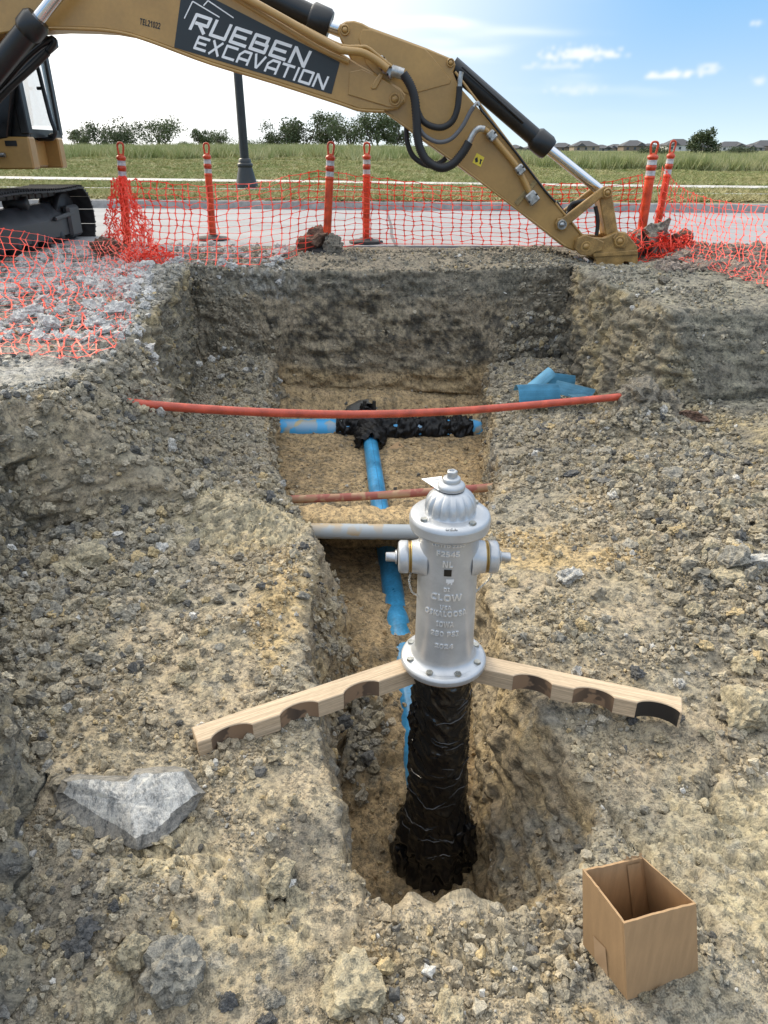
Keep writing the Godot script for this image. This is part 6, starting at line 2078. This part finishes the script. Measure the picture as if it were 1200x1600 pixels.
	net("safety_netting", "orange safety netting slumped over the stony bank beside the excavator track", "netting", top, bot, 40, 27, nm, func(p: Vector3, u: float, v: float) -> Vector3:
		var y := p.y * pow(1.0 - v, 1.6) * (1.0 - 0.4 * v)
		p += Vector3(n1.get_noise_2d(u * 16, v * 7) * 0.06, 0, n1.get_noise_2d(u * 16 + 50, v * 7) * 0.08)
		var gy := maxf(ground_y(p.x, -p.z), -0.25) + 0.02 + 0.03 * absf(n1.get_noise_2d(u * 60, v * 30))
		return Vector3(p.x, maxf(y, gy), p.z), 0.75)
	# past the two leaning posts
	top = smooth_path(pp([[1036, 262, 8.62], [1062, 292, 8.6], [1100, 308, 8.5], [1150, 318, 8.3], [1215, 324, 8.0], [1330, 330, 7.6]], 8), 8)
	bot = smooth_path([at_y(1015, 398, 0), at_y(1050, 405, 0), at_y(1100, 424, 0), at_y(1150, 440, 0), at_y(1210, 455, 0), at_y(1330, 470, 0)], 8)
	net("safety_netting", "orange safety netting falling from the leaning posts onto the brown rubble", "netting", top, bot, 36, 20, nm, func(p: Vector3, u: float, v: float) -> Vector3:
		var y := p.y * pow(1.0 - v, 1.25) * (1.0 - 0.3 * v)
		p += Vector3(n1.get_noise_2d(u * 16, v * 7) * 0.05, 0, n1.get_noise_2d(u * 16 + 50, v * 7) * 0.07)
		var gy := maxf(ground_y(p.x, -p.z), -0.2) + 0.03 + 0.03 * absf(n1.get_noise_2d(u * 60, v * 30))
		return Vector3(p.x, maxf(y, gy), p.z), 0.75)
	# crumpled bundles
	for q in [[196, 342, 8.35, 0.34, 0.50, "bundle of crumpled orange netting round the foot of the netted post"], [1008, 383, 8.12, 0.32, 0.16, "bundle of crumpled orange netting over the lump by the leaning posts"], [1052, 386, 8.15, 0.24, 0.15, "bundle of crumpled orange netting on the reddish earth lump"], [228, 402, 7.5, 0.32, 0.10, "strip of crumpled orange netting trailing over the white stones"]]:
		var c := at_d(q[0], q[1], q[2])
		var t0 := []
		var b0 := []
		for k in 25:
			var a := TAU * k / 24.0
			t0.append(c + Vector3(cos(a) * q[3] * (0.5 if q[4] < 0.4 else 0.2), q[4] * 0.8, sin(a) * q[3] * (0.4 if q[4] < 0.4 else 0.2)))
			b0.append(c + Vector3(cos(a) * q[3], -q[4], sin(a) * q[3] * 0.7))
		net("crumpled_netting", q[5], "netting", t0, b0, 16 if q[4] < 0.4 else 24, 12 if q[4] < 0.4 else 22, nm, func(p: Vector3, u: float, v: float) -> Vector3:
			p += Vector3(n2.get_noise_2d(u * 50, v * 22), n2.get_noise_2d(u * 50 + 30, v * 22), n2.get_noise_2d(u * 50 + 60, v * 22)) * 0.13 * (1.0 if q[4] < 0.4 else 0.25 + v)
			return Vector3(p.x, maxf(p.y, ground_y(p.x, -p.z) + 0.01), p.z))
func net(called: String, label: String, category: String, top: Array, bot: Array, nu: int, nv: int, m: Material, bend: Callable, thin := 1.0) -> void:
	var g := []
	for i in nu + 1:
		var u := float(i) / nu
		var f := u * (top.size() - 1)
		var k := mini(int(f), top.size() - 2)
		var a: Vector3 = top[k].lerp(top[k + 1], f - k)
		var b: Vector3 = bot[k].lerp(bot[k + 1], f - k)
		var line := []
		for j in nv + 1:
			var v := float(j) / nv
			line.append(bend.call(a.lerp(b, v), u, v))
		g.append(line)
	var st := new_st(true)
	for i in nu + 1:
		for j in nv + 1:
			var p: Vector3 = g[i][j]
			var du: Vector3 = g[mini(i + 1, nu)][j] - g[maxi(i - 1, 0)][j]
			var dv: Vector3 = g[i][mini(j + 1, nv)] - g[i][maxi(j - 1, 0)]
			if du.length() < 0.001 or dv.length() < 0.001: continue
			var eu := du.normalized()
			var ev := dv.normalized()
			# star-shaped node
			var wu := minf(0.030 * thin, du.length() * 0.2)
			var wv := minf(0.032 * thin, dv.length() * 0.24)
			quad(st, p - eu * wu, p - ev * 0.009, p + eu * wu, p + ev * 0.009)
			quad(st, p - ev * wv, p - eu * 0.010, p + ev * wv, p + eu * 0.010)
			if j < nv:
				var q: Vector3 = g[i][j + 1]
				quad(st, p - eu * (0.0052 * thin), p + eu * (0.0052 * thin), q + eu * (0.0052 * thin), q - eu * (0.0052 * thin))
			if i < nu:
				var q: Vector3 = g[i + 1][j]
				var w := (0.0032 if j > 0 and j < nv else 0.004) * thin
				quad(st, p - ev * w, p + ev * w, q + ev * w, q - ev * w)
	var c: Vector3 = g[nu / 2][nv]
	var o := obj(called, commit(st), m)
	tag(o, label, category)

# ------------------------------------------------------------------
func _ready() -> void:
	var cam := Camera3D.new()
	cam.name = "camera"
	cam.position = Vector3(0, CAM_Y, 0)
	cam.rotation.x = -PITCH
	cam.fov = rad_to_deg(2.0 * atan(800.0 / FOC))
	cam.near = 0.05
	cam.far = 3000.0
	add_child(cam)
	cam.current = true
	var env := Environment.new()
	env.background_mode = Environment.BG_SKY
	env.sky = make_sky()
	env.background_energy_multiplier = 1.0
	env.tonemap_mode = Environment.TONE_MAPPER_LINEAR
	env.tonemap_exposure = 1.72
	env.sdfgi_enabled = true
	env.ssao_enabled = true
	env.ssil_enabled = true
	var we := WorldEnvironment.new()
	we.name = "world_environment"
	we.environment = env
	add_child(we)
	var sun := DirectionalLight3D.new()
	sun.name = "sun"
	sun.light_energy = 0.6
	sun.light_color = Color(1.0, 0.94, 0.82)
	sun.light_angular_distance = 20.0
	sun.shadow_enabled = true
	sun.rotation_degrees = Vector3(-SUN_EL, 180.0 - SUN_AZ, 0)
	add_child(sun)
	rng.seed = 4242
	n1 = noise(1, 1.0, 3)
	n2 = noise(2, 1.0, 2)
	n3 = noise(3, 1.0, 2)
	cel = noise(4, 1.0, 1, FastNoiseLite.TYPE_CELLULAR)
	cel.cellular_return_type = FastNoiseLite.RETURN_DISTANCE
	crk = noise(5, 1.0, 1, FastNoiseLite.TYPE_CELLULAR)
	crk.cellular_return_type = FastNoiseLite.RETURN_DISTANCE2_SUB
	make_textures()
	build_ground()
	build_street()
	build_far()
	build_hydrant()
	build_timbers()
	build_box()
	build_slab()
	build_pipes()
	build_excavator()
	build_barriers()
	build_loose()
